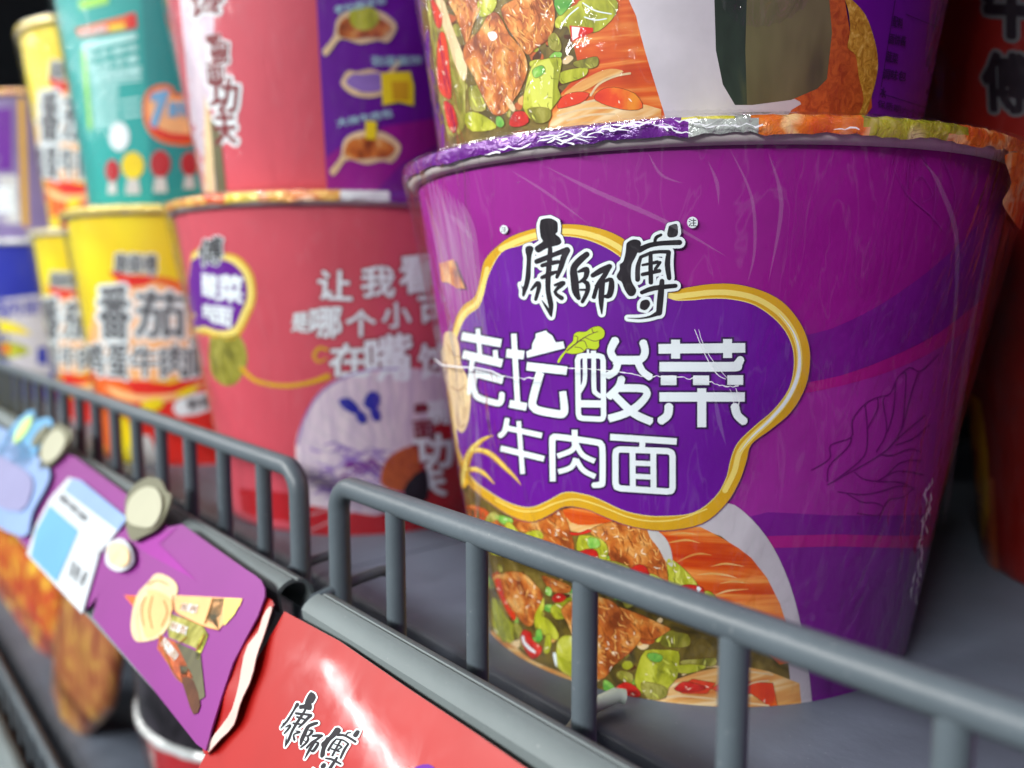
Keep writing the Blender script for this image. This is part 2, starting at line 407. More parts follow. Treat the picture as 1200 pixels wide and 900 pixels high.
        for (i, j) in cnt:
            if (j, i) in cnt: continue
            (x0, y0), (x1, y1) = out[i], out[j]; L = math.hypot(x1-x0, y1-y0)
            if L < 1e-3: continue
            nx, ny = -(y1-y0)/L*wpx/2, (x1-x0)/L*wpx/2
            ps.append([(x0+nx, y0+ny), (x1+nx, y1+ny), (x1-nx, y1-ny), (x0-nx, y0-ny)])
            for p in (out[i], out[j]):
                if key(p) not in seen:
                    seen.add(key(p)); ps.append([(p[0]+wpx/2*math.cos(k*math.pi/4), p[1]+wpx/2*math.sin(k*math.pi/4)) for k in range(8)])
        s.polys(mat, ps, layer)
    def build(s, label=None):
        o = mesh(s.name, s.v, s.f, s.parent, s.m, False, s.i)
        if label: o['label'] = label
        return o
# ------------------------------------------------------------------ tub
def revolve(name, cx, cy, prof, parent, mats, seg=192, fn=None, close_top=False, close_bot=False, midx=None):
    """prof: list of (r,z); fn(phi,i,r,z)->(r,z)"""
    vs = []; fs = []; idx = []
    for i, (r, z) in enumerate(prof):
        for k in range(seg):
            ph = 2*math.pi*k/seg; rr, zz = fn(ph, i, r, z) if fn else (r, z)
            vs.append((cx+rr*math.cos(ph), cy+rr*math.sin(ph), zz))
    for i in range(len(prof)-1):
        for k in range(seg):
            a = i*seg+k; b = i*seg+(k+1) % seg; fs.append((a, b, b+seg, a+seg))
            idx.append(midx(Vector(vs[a]), i) if midx else 0)
    if close_bot: fs.append(tuple(reversed(range(seg)))); idx.append(0)
    if close_top: fs.append(tuple(range((len(prof)-1)*seg, len(prof)*seg))); idx.append(midx(Vector(vs[-1]), 99) if midx else 0)
    o = mesh(name, vs, fs, parent, mats, True, idx); smooth_angle(o, 40); return o
def tub(label, cx, cy, z0, rb, rr, hgt, wallmat, lidmats, lidfn=None, film='film', group=None, seed=0, filmoff=.0006, flap=.0012):
    """paper noodle tub: tapered wall, rolled rim, foil lid, shrink film. hgt = height of the lid top"""
    t = empty('noodle_tub', (cx, cy, z0), label, 'noodle tub', group)
    rw = rr-.0028; zt = z0+hgt; zr = zt-.0044        # underside of the rim
    surf = Cone(cx, cy, z0, rb, zr, rw)
    w = revolve('wall', cx, cy, [(rb-.004, z0+.0022), (rb-.0012, z0+.0010), (rb-.0004, z0+.0002), (rb+.0001, z0+.0008), (rb+surf.b*.003, z0+.003)]+[(rb+surf.b*(zr+.002-z0)*f, z0+(zr+.002-z0)*f) for f in (.15, .3, .45, .6, .75, .9, 1)], t, [wallmat], 256, close_bot=True)
    pr = [(rw-.001, zr+.001)]+[(rw+.0004+.0021*math.sin(a)*1.0, zr+.0016-.0019*math.cos(a)) for a in [math.pi*k/8 for k in range(9)]]
    revolve('rim', cx, cy, pr, t, [M['paper']], 192)
    def fn(ph, i, r, z):
        q = Vector((math.cos(ph)*6, math.sin(ph)*6, seed+i*.35))
        a = noise.noise(q*1.2); b = noise.noise(q*5); c = noise.noise(q*12)
        if i == 0: z = z+.0008*a*flap/.0012+.00045*b
        r = r+(.00025*b+.00025*c if i < 4 else 0); z = z+(.00015*c if i in (1, 2, 3) else 0)
        return r, z
    lp = [(rr+.0002, zt-.0034), (rr+.0005, zt-.0022), (rr+.0003, zt-.0008), (rr-.0008, zt-.0001), (rr-.003, zt-.0003), (rr-.006, zt-.0012), (rr-.03, zt-.0013)]
    revolve('lid', cx, cy, lp, t, lidmats, 360, fn, close_top=True, midx=lidfn)
    if film:
        def ff(ph, i, r, z):
            q = Vector((math.cos(ph)*3, math.sin(ph)*3, z*18+seed)); return r+.0007*noise.noise(q)*(1 if 1 < i < 12 else 0), z
        p = []
        for k in range(13):
            f = k/12; z = z0+.001+(zr+.0005-z0)*f; p.append((rb+.0006+(rr+.0008-rb-.0006)*f**1.15+.0002, z))
        p.append((rr+.0012, zt-.0024)); p.append((rr+.0010, zt-.0004)); p.append((rr-.001, zt+.0004))
        revolve('shrink_wrap', cx, cy, p, t, [M[film]], 180, ff)
    return t, surf
# ================================================================== front purple tub
def lid1(p, i):
    x, y = proj(p)
    toward = (CAM.x-p.x)*(p.x-(-.1306))+(CAM.y-p.y)*(p.y-.1741)
    if toward < -.0003: return 3
    x -= (y-150)*.5
    if x < 800: return 0
    if x < 865 and y < 142: return 2
    if x < 885: return 1
    if x < 1012: return 3
    if x < 1080: return 4
    if x < 1128: return 3 if y > 165 else 4
    return 3
TUBG = 'noodle tubs standing on the upper shelf'
t1, s1 = tub('large purple noodle tub with white lettering, bottom of the nearest stack', -.1306, .1741, 0, .0541, .0725, .1133, M['magenta'],
             [M['f_purple'], M['f_grey'], M['f_yellow'], M['f_orange'], M['f_green']], lid1, group=TUBG)
# --- coloured bands of the sleeve
b = Print(s1, 'sleeve_bands', t1)
b.fill(M['violetband'], [(925,402),(975,385),(1030,358),(1085,320),(1130,280),(1190,225),(1200,300),(1150,352),(1100,390),(1040,420),(985,440),(935,452)], 0, 3)
b.fill(M['pinkband'], [(930,452),(985,440),(1040,420),(1100,390),(1160,345),(1165,362),(1105,405),(1045,434),(985,452),(930,462)], 1, 3)
b.fill(M['lilac'], [(930,462),(985,452),(1045,434),(1105,405),(1165,362),(1150,420),(1120,600),(1000,606),(900,606),(840,612),(835,560),(870,500),(900,470)], 0)
b.fill(M['violetband'], [(850,612),(900,600),(980,604),(1060,604),(1130,600),(1120,625),(1060,628),(980,626),(900,628),(846,648)], 1)
b.fill(M['pinkband'], [(862,640),(900,628),(980,626),(1060,628),(1120,625),(1118,640),(1060,642),(980,640),(900,642),(866,655)], 2)
b.fill(M['violetband'], [(866,655),(900,642),(980,640),(1060,642),(1118,640),(1110,700),(1095,790),(1000,830),(900,845),(860,842)], 3)
zl = Z(950,380,3.753)
for st in ([(0,640),(80,590),(85,530),(175,495),(180,420),(235,350),(290,320),(345,305),(375,240),(430,190),(480,205),(560,130)],
           [(70,705),(300,575),(380,500),(500,400)],[(70,690),(80,620),(160,540),(175,495)],[(110,680),(230,580),(245,470),(235,350)],
           [(245,460),(290,370),(290,325)],[(285,560),(330,470),(315,350),(320,325)],[(335,470),(360,380),(370,250)],[(360,520),(400,440),(415,230),(400,215)],
           [(400,450),(440,300),(470,210)],[(300,572),(360,575),(430,548),(480,560)],[(190,650),(230,680),(300,690),(390,695),(445,720)],
           [(290,690),(350,655),(400,645),(490,660)],[(330,665),(380,615),(430,598),(480,600)],[(115,735),(220,748),(300,735),(380,712),(440,715)],
           [(150,740),(220,780),(280,785),(315,805),(290,840),(200,830)],[(315,805),(345,770),(400,760),(450,720)],[(370,530),(450,500),(520,440)]):
    b.lines(M['line'], [cw(zl(st), 1.2)], 4, sm=4)
zt = Z(840,0,3.333)
for st in ([(690,660),(740,760),(830,840),(880,900)],[(740,740),(750,620),(790,600),(850,720),(840,860)],[(680,640),(700,590),(760,560)],[(780,700),(800,690),(840,760),(800,790)],[(880,620),(930,760),(900,880)]):
    b.lines(M['lilac'], [cw(zt(st), 1.2)], 4, sm=3)
b.build()
# --- food picture
def scatter(pr, x0, x1, y0, y1, n, L, seed):
    rg = random.Random(seed)
    for k in range(n):
        x, y = rg.uniform(x0, x1), rg.uniform(y0, y1); r = rg.uniform(4, 11); a = rg.uniform(0, 6.28); e = rg.uniform(.35, .8); m = rg.choice(['cabbage2', 'cabbage', 'cabbage2', 'rust', 'cream', 'scallion', 'umber', 'umber', 'meatlt'])
        p = []
        for j in range(7):
            t = 2*math.pi*j/7; u = r*math.cos(t)*rg.uniform(.7, 1.2); v = r*e*math.sin(t)*rg.uniform(.7, 1.2)
            p.append((x+u*math.cos(a)-v*math.sin(a), y+u*math.sin(a)+v*math.cos(a)))
        d = pr.detail; pr.detail = d and k % 3 == 0; pr.fill(M[m], p, L+k*.012, 3); pr.detail = d
def food_lower(pr):
    L = 4
    pr.fill(M['soup'], [(540,560),(600,590),(700,590),(800,600),(850,622),(885,660),(915,715),(932,770),(940,842),(800,842),(700,822),(630,795),(572,750),(552,680)], L)
    zc = Z(700,590,6)
    scatter(pr, 590, 780, 690, 785, 60, L+.1, 5); scatter(pr, 660, 790, 780, 806, 16, L+.1, 6); scatter(pr, 565, 720, 612, 690, 34, L+.1, 8)
    pr.fill(M['palegrey'], [(790,612),(845,590),(872,600),(905,640),(930,700),(946,780),(950,842),(930,842),(923,775),(910,725),(880,668),(845,628)], L+.5, 4)
    pr.fill(M['noodle'], zc([(340,180),(560,170),(720,160),(800,200),(900,255),(990,310),(1080,380),(1190,520),(1280,700),(1330,860),(1390,1100),(1280,1130),(1150,1000),(900,760),(830,700),(700,560),(500,380)]), L+1)
    for st in ([(470,280),(560,262),(640,255),(720,275)],[(560,410),(640,370),(720,350),(800,360)],[(700,500),(800,490),(900,500),(980,520)],[(830,640),(920,610),(1060,600)],[(500,220),(600,205),(700,215)],[(800,440),(900,420),(1030,440)],[(860,560),(960,545),(1070,560)]):
        pr.lines(M['noodle2'], [[p+(2.2 if 0 < i < len(st)-1 else .4,) for i, p in enumerate(zc(st))]], L+2, sm=4)
    pr.fill(M['noodle2'], [(780,800),(820,786),(860,778),(900,786),(936,800),(940,842),(700,842),(760,820)], L+1)
    pr.fill(M['tomato'], [(790,806),(812,795),(838,800),(828,812),(800,812)], L+2)
    pr.fill(M['tomato'], [(832,806),(852,797),(905,800),(912,835),(880,812),(850,812)], L+2)
    for st in ([(800,790),(830,780),(862,784),(905,790)],[(760,818),(800,815),(850,820),(900,826)],[(770,826),(830,829),(890,832)],[(850,815),(880,800),(900,797)]):
        pr.lines(M['cream'], [cw(st, 2)], L+3, sm=4)
    za = Z(540,590,6)
    pr.fill(M['noodle'], za([(40,20),(120,20),(200,60),(180,140),(60,110)]), L+1, 3)
    pr.fill(M['noodle2'], za([(740,50),(900,60),(1090,110),(980,150),(900,190),(770,190)]), L+1, 2)
    pr.fill(M['noodle'], za([(720,40),(860,35),(1000,80),(1100,115),(900,150),(780,130)]), L+2, 2)
    pr.fill(M['meat'], za([(180,150),(240,110),(300,130),(345,205),(260,190)]), L+2, 3)
    pr.fill(M['cabbage2'], za([(170,130),(210,70),(250,60),(280,100),(240,120),(200,145)]), L+3, 3)
    pr.fill(M['scallion'], za([(250,90),(300,85),(370,110),(360,150),(310,150)]), L+3, 3)
    pr.fill(M['cabbage'], za([(320,150),(350,130),(390,170),(430,230),(400,240),(340,210)]), L+4, 3)
    pr.fill(M['meat'], za([(390,130),(560,120),(660,60),(720,50),(770,180),(800,290),(780,370),(700,340),(640,300),(560,270),(500,210),(420,190)]), L+2, 3)
    pr.fill(M['noodle2'], za([(530,280),(620,275),(700,310),(745,350),(640,345)]), L+3, 3)
    pr.fill(M['cabbage'], za([(440,225),(490,195),(560,190),(585,240),(530,255),(520,285),(450,250)]), L+4, 3)
    pr.fill(M['meat'], za([(910,200),(980,150),(1100,125),(1250,120),(1330,180),(1440,300),(1460,400),(1480,480),(1450,560),(1350,500),(1200,470),(1060,400),(1030,290)]), L+2, 3)
    pr.fill(M['greylt'], za([(1310,150),(1350,165),(1440,240),(1480,330),(1490,440),(1440,400),(1390,310),(1330,230)]), L+3, 3)
    pr.fill(M['chili'], za([(770,200),(840,205),(900,180),(920,195),(860,215),(790,222)]), L+3, 2)
    pr.fill(M['cabbage'], za([(830,240),(860,220),(960,235),(1030,290),(1030,380),(970,440),(900,330),(820,330)]), L+3, 3)
    pr.fill(M['scallion'], za([(900,240),(970,250),(980,300),(910,310)]), L+4, 3)
    pr.fill(M['chili'], za([(830,350),(880,320),(950,325),(970,370),(950,415),(880,400),(835,375)]), L+5, 3)
    pr.fill(M['cabbage2'], za([(970,430),(1060,400),(1180,440),(1180,500),(1060,470)]), L+4, 3)
    pr.fill(M['scallion'], za([(1060,470),(1100,445),(1145,460),(1140,490),(1090,490)]), L+5, 3)
    pr.fill(M['cabbage'], zc([(490,400),(530,395),(600,450),(660,510),(700,570),(620,580),(540,620),(450,560),(350,520),(380,490),(440,520),(500,560)]), L+3, 3)
    pr.fill(M['chili'], zc([(215,490),(250,445),(300,425),(350,450),(365,520),(290,525)]), L+5, 2)
    pr.fill(M['chili'], zc([(570,610),(610,570),(680,570),(740,590),(750,640),(715,685),(640,650)]), L+5, 2)
    pr.fill(M['white'], zc([(700,580),(725,590),(718,620),(705,640),(700,610)]), L+6, 2)
    pr.fill(M['cabbage'], zc([(750,615),(800,620),(835,670),(850,735),(790,715),(730,680)]), L+4, 2)
    # below the rail
    zb = Z(570,680,5.625)
    pr.fill(M['cabbage'], zb([(45,120),(80,130),(130,230),(190,300),(190,390),(130,410),(60,330),(45,200)]), L+2, 3)
    pr.fill(M['cabbage2'], zb([(190,280),(240,310),(230,370),(190,390)]), L+3, 3)
    pr.fill(M['noodle2'], zb([(30,330),(90,370),(200,440),(300,520),(460,590),(590,640),(700,690),(500,680),(300,600),(120,500)]), L+2, 2)
    pr.fill(M['tomato'], zb([(60,0),(110,0),(150,130),(200,230),(180,260),(110,140)]), L+2, 3)
    pr.fill(M['meat'], zb([(110,-40),(240,-50),(330,30),(375,90),(365,160),(330,210),(310,290),(260,290),(190,210),(130,110)]), L+3, 3)
    pr.fill(M['meat'], zb([(370,-30),(480,0),(560,40),(540,80),(440,70)]), L+3, 3)
    pr.fill(M['chili'], zb([(440,110),(480,80),(530,110),(500,140),(450,140)]), L+4, 3)
    pr.fill(M['scallion'], zb([(395,60),(410,40),(435,60),(430,100),(400,90)]), L+5, 3)
    pr.fill(M['cabbage'], zb([(365,150),(385,110),(385,180),(370,230),(420,260),(480,350),(460,390),(360,340),(325,290),(330,220)]), L+4, 3)
    pr.fill(M['cabbage'], zb([(430,180),(520,120),(600,120),(680,180),(640,240),(520,250),(460,250)]), L+3, 3)
    pr.fill(M['meat'], zb([(500,190),(580,130),(700,130),(700,380),(640,420),(580,370),(540,280)]), L+4, 3)
    pr.fill(M['chili'], zb([(235,350),(260,325),(300,345),(310,390),(370,440),(355,490),(310,515),(270,470),(240,410)]), L+6, 3)
    pr.fill(M['white'], zb([(240,370),(255,365),(262,400),(300,440),(330,465),(325,478),(280,450),(248,410)]), L+7, 3)
    pr.fill(M['scallion'], zb([(335,330),(365,320),(375,380),(350,405),(335,380)]), L+6, 3)
    pr.fill(M['cabbage'], zb([(390,420),(400,360),(430,360),(430,440),(410,480),(385,470)]), L+5, 3)
    pr.fill(M['white'], zb([(445,480),(465,480),(472,570),(455,540)]), L+7, 2)
    pr.fill(M['cabbage'], zb([(470,430),(490,380),(540,360),(620,380),(700,420),(700,650),(560,630),(470,560)]), L+5, 3)
    pr.fill(M['meat'], zb([(700,150),(790,120),(860,160),(930,250),(1010,330),(1020,380),(950,470),(840,560),(780,640),(700,600)]), L+5, 3)
    zd = Z(700,700,6)
    pr.fill(M['meat'], zd([(120,60),(280,110),(420,170),(510,215),(490,240),(400,290),(310,280),(230,180)]), L+4, 3)
    pr.fill(M['cabbage2'], zd([(450,290),(510,230),(560,240),(640,260),(650,330),(570,350),(460,340)]), L+4, 3)
    pr.fill(M['chili'], zd([(120,650),(200,590),(280,630),(305,670),(290,695),(200,690)]), L+6, 2)
    pr.fill(M['scallion'], zd([(50,580),(90,590),(130,640),(100,660),(50,650)]), L+6, 3)
    pr.fill(M['cabbage2'], zd([(140,530),(180,510),(250,540),(240,600),(160,570)]), L+5, 3)
    pr.fill(M['cabbage'], zd([(340,370),(450,365),(570,375),(575,460),(560,560),(500,630),(480,700),(380,700),(310,660),(265,590),(290,470)]), L+7, 2)
    pr.fill(M['cabbage2'], zd([(310,600),(400,600),(480,630),(490,680),(440,712),(350,700)]), L+8, 3)
    pr.fill(M['scallion'], zd([(350,400),(400,385),(460,410),(440,450),(380,440)]), L+8, 3)
    pr.fill(M['cabbage'], zd([(550,480),(640,465),(760,475),(740,500),(640,530),(560,520)]), L+7, 2)
    pr.fill(M['cabbage2'], zd([(590,440),(700,430),(830,420),(830,470),(760,480),(600,470)]), L+6, 2)
    pr.fill(M['chili'], zd([(545,640),(600,590),(680,600),(760,630),(700,655),(600,660)]), L+6, 3)
pr = Print(s1, 'food_picture', t1, step=.000012, base=.0002); pr.detail = True; food_lower(pr); pr.build()
# --- lilac badge with its golden border
b = Print(s1, 'badge', t1, base=.00042, step=.000015)
outer = [(524,470),(526,425),(531,398),(536,374),(545,358),(558,348),(564,330),(570,305),(588,286),(606,275),(633,267),(662,263),(690,265),(718,273),(740,287),(760,312),(783,340),(805,337),(832,333),(860,333),(890,340),(915,353),(933,373),(944,395),(948,420),(943,452),(926,482),(902,503),(880,520),(874,540),(866,563),(850,590),(822,613),(780,621),(750,618),(730,613),(705,603),(688,596),(664,593),(645,603),(625,611),(600,604),(575,588),(555,572),(545,560),(536,530)]
inner = [(532,470),(533,425),(537,400),(543,381),(551,369),(563,360),(569,345),(575,322),(590,296),(611,288),(635,280),(662,277),(688,281),(712,291),(732,305),(758,330),(785,350),(808,352),(832,350),(857,351),(884,358),(910,377),(925,400),(929,426),(923,455),(905,480),(883,499),(864,518),(856,536),(850,560),(837,582),(812,600),(775,604),(750,602),(728,596),(705,585),(688,579),(664,576),(642,587),(622,594),(597,588),(570,572),(556,560),(547,545),(538,520)]
b.lines(M['line'], [cw(outer+outer[:1], 1.6)], 0, sm=4)
b.fill(M['gold'], outer, 1, 4)
mid = [((o[0]*.42+i[0]*.58), (o[1]*.42+i[1]*.58)) for o, i in zip(outer, inner)]
b.lines(M['goldlt'], [cw(mid[8:31], 6.5)], 2, sm=4)
b.lines(M['goldlt'], [cw(mid[2:8], 5)], 2, sm=4)
b.lines(M['goldlt'], [cw(mid[31:42], 1.5)], 2, sm=4)
b.lines(M['white'], [[(p[0], p[1], w) for p, w in zip(mid[21:29], (.3, 1.5, 3, 4, 4, 3, 1.5, .3))]], 3, sm=4)
b.lines(M['goldlt'], [cw(inner+inner[:1], 2.4)], 3, sm=4)
b.fill(M['violet'], inner, 4, 4)
zg = Z(510,390,4.286)
for st in ([(303,516,2),(270,525,14),(230,550,24),(185,600,34),(158,690,40),(150,760,40)],[(180,600,24),(230,588,26),(290,610,28),(360,675,24),(410,725,14),(438,762,3)],[(165,690,26),(210,685,26),(255,705,22),(308,758,3)]):
    b.lines(M['gold'], [zg(st)], 5, sm=4); b.lines(M['goldlt'], [[(x-.6, y-.8, w*.35) for x, y, w in zg(st)]], 6, sm=4)
b.build()
# --- bean curd stick at the left edge
b = Print(s1, 'bean_curd_picture', t1, base=.00056, step=.00003)
b.fill(M['cream'], zg([(60,0),(105,0),(130,60),(140,150),(175,230),(188,310),(185,400),(165,480),(140,500),(110,460),(90,330),(60,230),(30,170),(25,120),(50,70)]), 0, 4)
for st in ([(75,60),(100,110),(135,120)],[(60,150),(100,180),(140,160)],[(90,270),(130,290),(165,262)],[(120,400),(130,470),(160,460)],[(150,380),(170,376)],[(150,395),(170,392)],[(150,410),(168,408)],[(150,425),(166,424)]):
    b.lines(M['creamdk'], [cw(zg(st), 1.2)], 1, sm=3)
b.fill(M['meat'], [(517,309),(534,304),(541,322),(548,338),(538,338),(528,331),(520,330)], 0)
b.build()
# --- brand lettering, brush style
def brand(pr, T, d, w, L):
    """three brush characters; T maps (x,y[,w]) of the photo's lettering to the surface print"""
    z1 = Z(600,240,6.425); z2 = Z(700,240,6.425)
    polys = [z1([(235,112),(300,103),(350,128),(357,165),(355,205),(340,222),(372,248),(384,285),(360,305),(310,318),(262,335),(215,362),(188,345),(188,318),(225,292),(245,275),(230,245),(222,190),(222,150)]),
             z1([(118,320),(150,308),(177,328),(162,380),(157,450),(155,540),(140,610),(120,660),(105,692),(90,682),(92,640),(80,600),(98,618),(112,560),(120,480),(124,400),(114,350)]),
             z2([(228,290),(270,263),(318,268),(334,298),(312,350),(290,400),(265,450),(258,520),(265,580),(298,640),(282,682),(245,685),(213,640),(190,582),(165,566),(152,535),(175,490),(175,450),(200,430),(215,380),(222,330)]),
             z2([(545,160),(600,148),(608,215),(590,242),(545,247),(528,225),(535,190)]), z2([(345,720),(385,715),(402,750),(370,792),(328,782),(328,742)])]
    st = [z1(s) for s in ([(200,428,40),(260,405,40),(330,375,36),(425,340,44)],[(428,345,44),(400,400,46),(380,470,40),(350,545,26)],[(240,458,30),(300,442,36),(360,430,30)],[(240,548,30),(300,522,36),(345,505,22)],
          [(300,330,34),(295,430,40),(285,540,42),(285,650,38),(305,750,40),(308,840,12)],[(238,720,6),(275,775,22),(305,830,20)],[(160,640,20),(205,590,34),(217,620,34),(192,712,26)],[(335,605,20),(398,590,36),(335,655,24),(385,702,36)],
          [(572,375,44),(520,420,52),(475,480,52),(482,570,60),(490,650,56),(512,702,34)],[(510,505,18),(570,488,44),(562,550,34),(520,582,20)],[(530,572,18),(575,592,36),(578,650,34),(540,730,28)],[(525,640,16),(575,640,20)],
          [(618,532,36),(680,495,46),(742,465,40)],[(738,472,36),(700,540,38),(655,600,32),(625,695,32)],[(640,610,20),(742,562,30),(757,600,44),(742,680,44),(700,690,20)],[(690,560,40),(680,700,44),(684,818,12)])]
    st += [z2(s) for s in ([(320,342,44),(400,305,38),(500,290,36),(620,285,40)],[(435,290,22),(445,250,26),(482,228,22)],[(330,400,26),(310,470,36),(308,562,38)],[(330,395,24),(430,358,26),(540,355,28)],[(540,358,32),(530,450,42),(543,552,34)],
          [(345,455,18),(455,432,28)],[(345,525,28),(470,498,30)],[(405,365,30),(405,470,34),(407,585,34)],[(475,435,24),(440,485,24)],[(340,660,30),(430,628,38),(590,610,32)],[(490,575,36),(480,680,48),(468,812,46)],[(465,812,40),(400,842,18),(320,855,12),(235,852,4)])]
    polys = [[T(*p) for p in q] for q in polys]; st = [[T(p[0], p[1])+(p[2]*w,) for p in q] for q in st]
    def go(mat, grow, layer):
        ps = [smoothp(q, 3) for q in polys]
        for q in polys:
            if grow: ps += stroke_polys([(x, y, 0) for x, y in q+q[:1]], grow)
        for s_ in st: ps += stroke_polys(smoothp(s_, 3, False), grow)
        pr.polys(mat, ps, layer)
    if d[2] is not None: go(d[2], 7.5*w+1.6*w, L)
    go(d[0], 7.5*w, L+1); go(d[1], 0, L+2)
b = Print(s1, 'brand_lettering', t1, base=.00056, step=.00002)
brand(b, lambda x, y: (x, y), (M['white'], M['black'], M['shadow']), 1, 0)
for cx_, cy_, r in ((811.5,261,6.2),(593,269,4.6)):
    b.fill(M['white'], [(cx_+r*math.cos(k*.5236), cy_+r*math.sin(k*.5236)*1.08) for k in range(12)], 3, 2)
    q = r*.72; b.text(M['black'], '注', [(cx_-q,cy_-q),(cx_+q,cy_-q),(cx_+q,cy_+q),(cx_-q,cy_+q)], 4, .01)
b.build()
# --- main title
z3 = Z(530,370,6.925); z4 = Z(660,370,6.425); z5 = Z(760,380,6.43); z6 = Z(580,480,5)
flat = [z3(s) for s in ([(95,165,66),(412,222,66)],[(225,105,34),(243,330,36)],[(105,312,66),(422,385,66)],[(365,278,38),(372,370,40)],[(183,345,36),(165,500,36),(155,640,30)],[(200,465,58),(428,520,66)],
        [(515,146,44),(545,705,44)],[(455,303,70),(597,318,70)],[(480,712,62),(618,738,62)],[(618,408,68),(942,445,68)])]
flat += [z4(s) for s in ([(195,252,16),(196,310,16)],[(236,262,38),(238,310,40)],[(130,660,54),(310,662,54)],[(380,333,64),(600,333,64)])]
flat += [z5(s) for s in ([(78,184,72),(724,176,72)],[(205,115,66),(205,257,66)],[(592,110,66),(592,252,66)],[(95,420,72),(212,420,72)],[(335,420,72),(455,420,72)],[(590,418,72),(708,418,72)],[(85,545,70),(720,545,70)],[(400,480,66),(400,772,66)],
        [(85,318,72),(610,318,72),(660,306,68),(692,258,56)],[(155,608,64),(146,680,62),(90,728,62)],[(645,608,64),(664,680,62),(720,733,62)])]
flat += [z6(s) for s in ([(84,50,28),(74,105,30),(62,135,30),(40,152,30)],[(75,105,30),(285,150,32)],[(45,225,34),(298,286,34)],[(150,66,26),(173,374,28)],[(475,116,34),(475,200,34)],[(680,158,38),(1066,184,38)],[(868,175,34),(865,235,34)],
        [(478,190,30),(460,235,30),(375,270,30)],[(482,195,30),(520,262,30),(592,300,30)],[(480,285,30),(455,335,30),(380,362,30)],[(484,290,30),(525,352,30),(595,390,30)],[(810,240,34),(812,460,34)],[(930,245,34),(932,470,34)],[(815,310,30),(925,314,30)],[(815,387,30),(925,392,30)],
        [(348,418,34),(345,190,36),(352,165,36),(380,158,36),(595,188,36),(625,200,36),(636,235,36),(636,410,36),(625,435,36),(580,440,32)])]
flat += [z3(s) for s in ([(205,470,42),(190,560,42),(200,620,46),(235,665,50),(370,706,50),(405,700,50),(417,670,46),(418,630,46)],[(727,458,66),(665,690,62),(680,745,64),(730,770,64),(880,796,64),(915,785,64),(922,740,62),(908,612,56)])]
flat += [z4(s) for s in ([(402,178,62),(372,235,58),(366,275,56),(385,315,56),(410,333,50)],[(604,195,58),(620,255,56),(610,305,56),(580,333,50)],[(418,350,54),(398,415,52),(338,452,54)],[(568,350,54),(600,415,52),(662,464,54)],
        [(447,465,56),(422,535,56),(345,612,56)],[(430,542,58),(590,545,58),(632,570,54),(625,610,54),(560,680,58),(470,735,58),(350,772,58)],[(395,598,54),(500,702,58),(570,752,58),(670,795,58)],
        [(172,310,32),(172,480,32),(150,540,32),(128,580,26)],[(238,305,34),(240,540,36),(255,580,34),(290,605,34)])]
rings = [z4([(118,330,40),(130,305,40),(150,300,40),(275,300,40),(300,308,40),(308,335,40),(312,750,40),(303,772,40),(285,776,40),(155,770,40),(132,762,40),(124,735,40),(118,330,40)]),
         z6([(711,265,36),(715,240,36),(735,230,36),(1015,240,36),(1036,250,36),(1042,270,36),(1042,455,36),(1035,472,36),(1010,476,36),(740,458,36),(718,450,36),(711,425,36),(711,265,36)])]
dish = z3([(615,290),(660,270),(662,230),(690,175),(690,145),(775,118),(785,135),(825,160),(852,215),(912,207),(925,262),(622,340)])
def title(pr):
    for mat, g, L in ((M['shadow'], 4.6, 0), (M['white'], 0, 1)):
        ps = [dish]+(stroke_polys(cw(dish+dish[:1], 0), g) if g else [])
        for s_ in flat: ps += stroke_polys(s_, g, False) if len(s_) == 2 else stroke_polys(smoothp(s_, 4, False), g, False)+[[(x+(w+g)/2*math.cos(k*math.pi/6), y+(w+g)/2*math.sin(k*math.pi/6)) for k in range(12)] for x, y, w in smoothp(s_, 4, False)[1:-1]]
        for s_ in rings: ps += stroke_polys(s_, g)
        pr.polys(mat, ps, L)
b = Print(s1, 'title_lettering', t1, base=.00054, step=.00002); title(b)
zf = Z(660,370,6.425)
lf = zf([(30,262),(50,225),(85,190),(90,145),(120,122),(180,120),(225,90),(280,80),(318,115),(312,160),(278,185),(277,230),(250,253),(190,243),(160,270),(100,285),(40,278)])
b.lines(M['leafln'], [cw(lf+lf[:1], 1.8)], 2, sm=3); b.fill(M['leaf'], lf, 3, 3)
b.lines(M['leafln'], [zf([(270,118,3),(200,145,6),(130,190,9),(40,262,9)])], 4, sm=3)
for st in ([(180,165),(240,190),(285,180)],[(130,190),(170,190),(190,235)],[(100,235),(140,240),(165,262)],[(95,150),(120,160),(115,195)],[(225,95),(235,125),(270,118)]): b.lines(M['leafln'], [cw(zf(st), .8)], 4, sm=3)
b.lines(M['leaf'], [z3([(930,290,14),(895,335,18),(875,372,18)])], 3, sm=3)
b.build()
# --- film creases, painted highlights and haze in front of the print
fl1 = Cone(-.1306, .1741, .1095, .0737, .1130, .0737)
b = Print(fl1, 'lid_crease_glints', t1, base=.0001, step=.00005); rg = random.Random(9); ls = []
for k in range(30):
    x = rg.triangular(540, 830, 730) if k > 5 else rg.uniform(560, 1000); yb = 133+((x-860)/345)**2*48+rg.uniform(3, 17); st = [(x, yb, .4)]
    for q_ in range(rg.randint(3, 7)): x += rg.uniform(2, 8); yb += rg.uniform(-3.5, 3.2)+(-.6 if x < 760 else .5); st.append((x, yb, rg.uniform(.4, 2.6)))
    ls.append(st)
b.lines(M['crease'], ls, 0); b.build()  # pale strokes paint highlights along the lid's crinkles
fs1 = Cone(-.1306, .1741, .001, .0549, .1089+.0005, .0735)
b = Print(fs1, 'lid_tab', t1, base=.0002, step=.0001)
b.fill(M['f_orange'], [(1176,182),(1205,186),(1230,250),(1210,285),(1196,272),(1184,256),(1176,244),(1174,234),(1184,214)], 0, 3)
b.build()
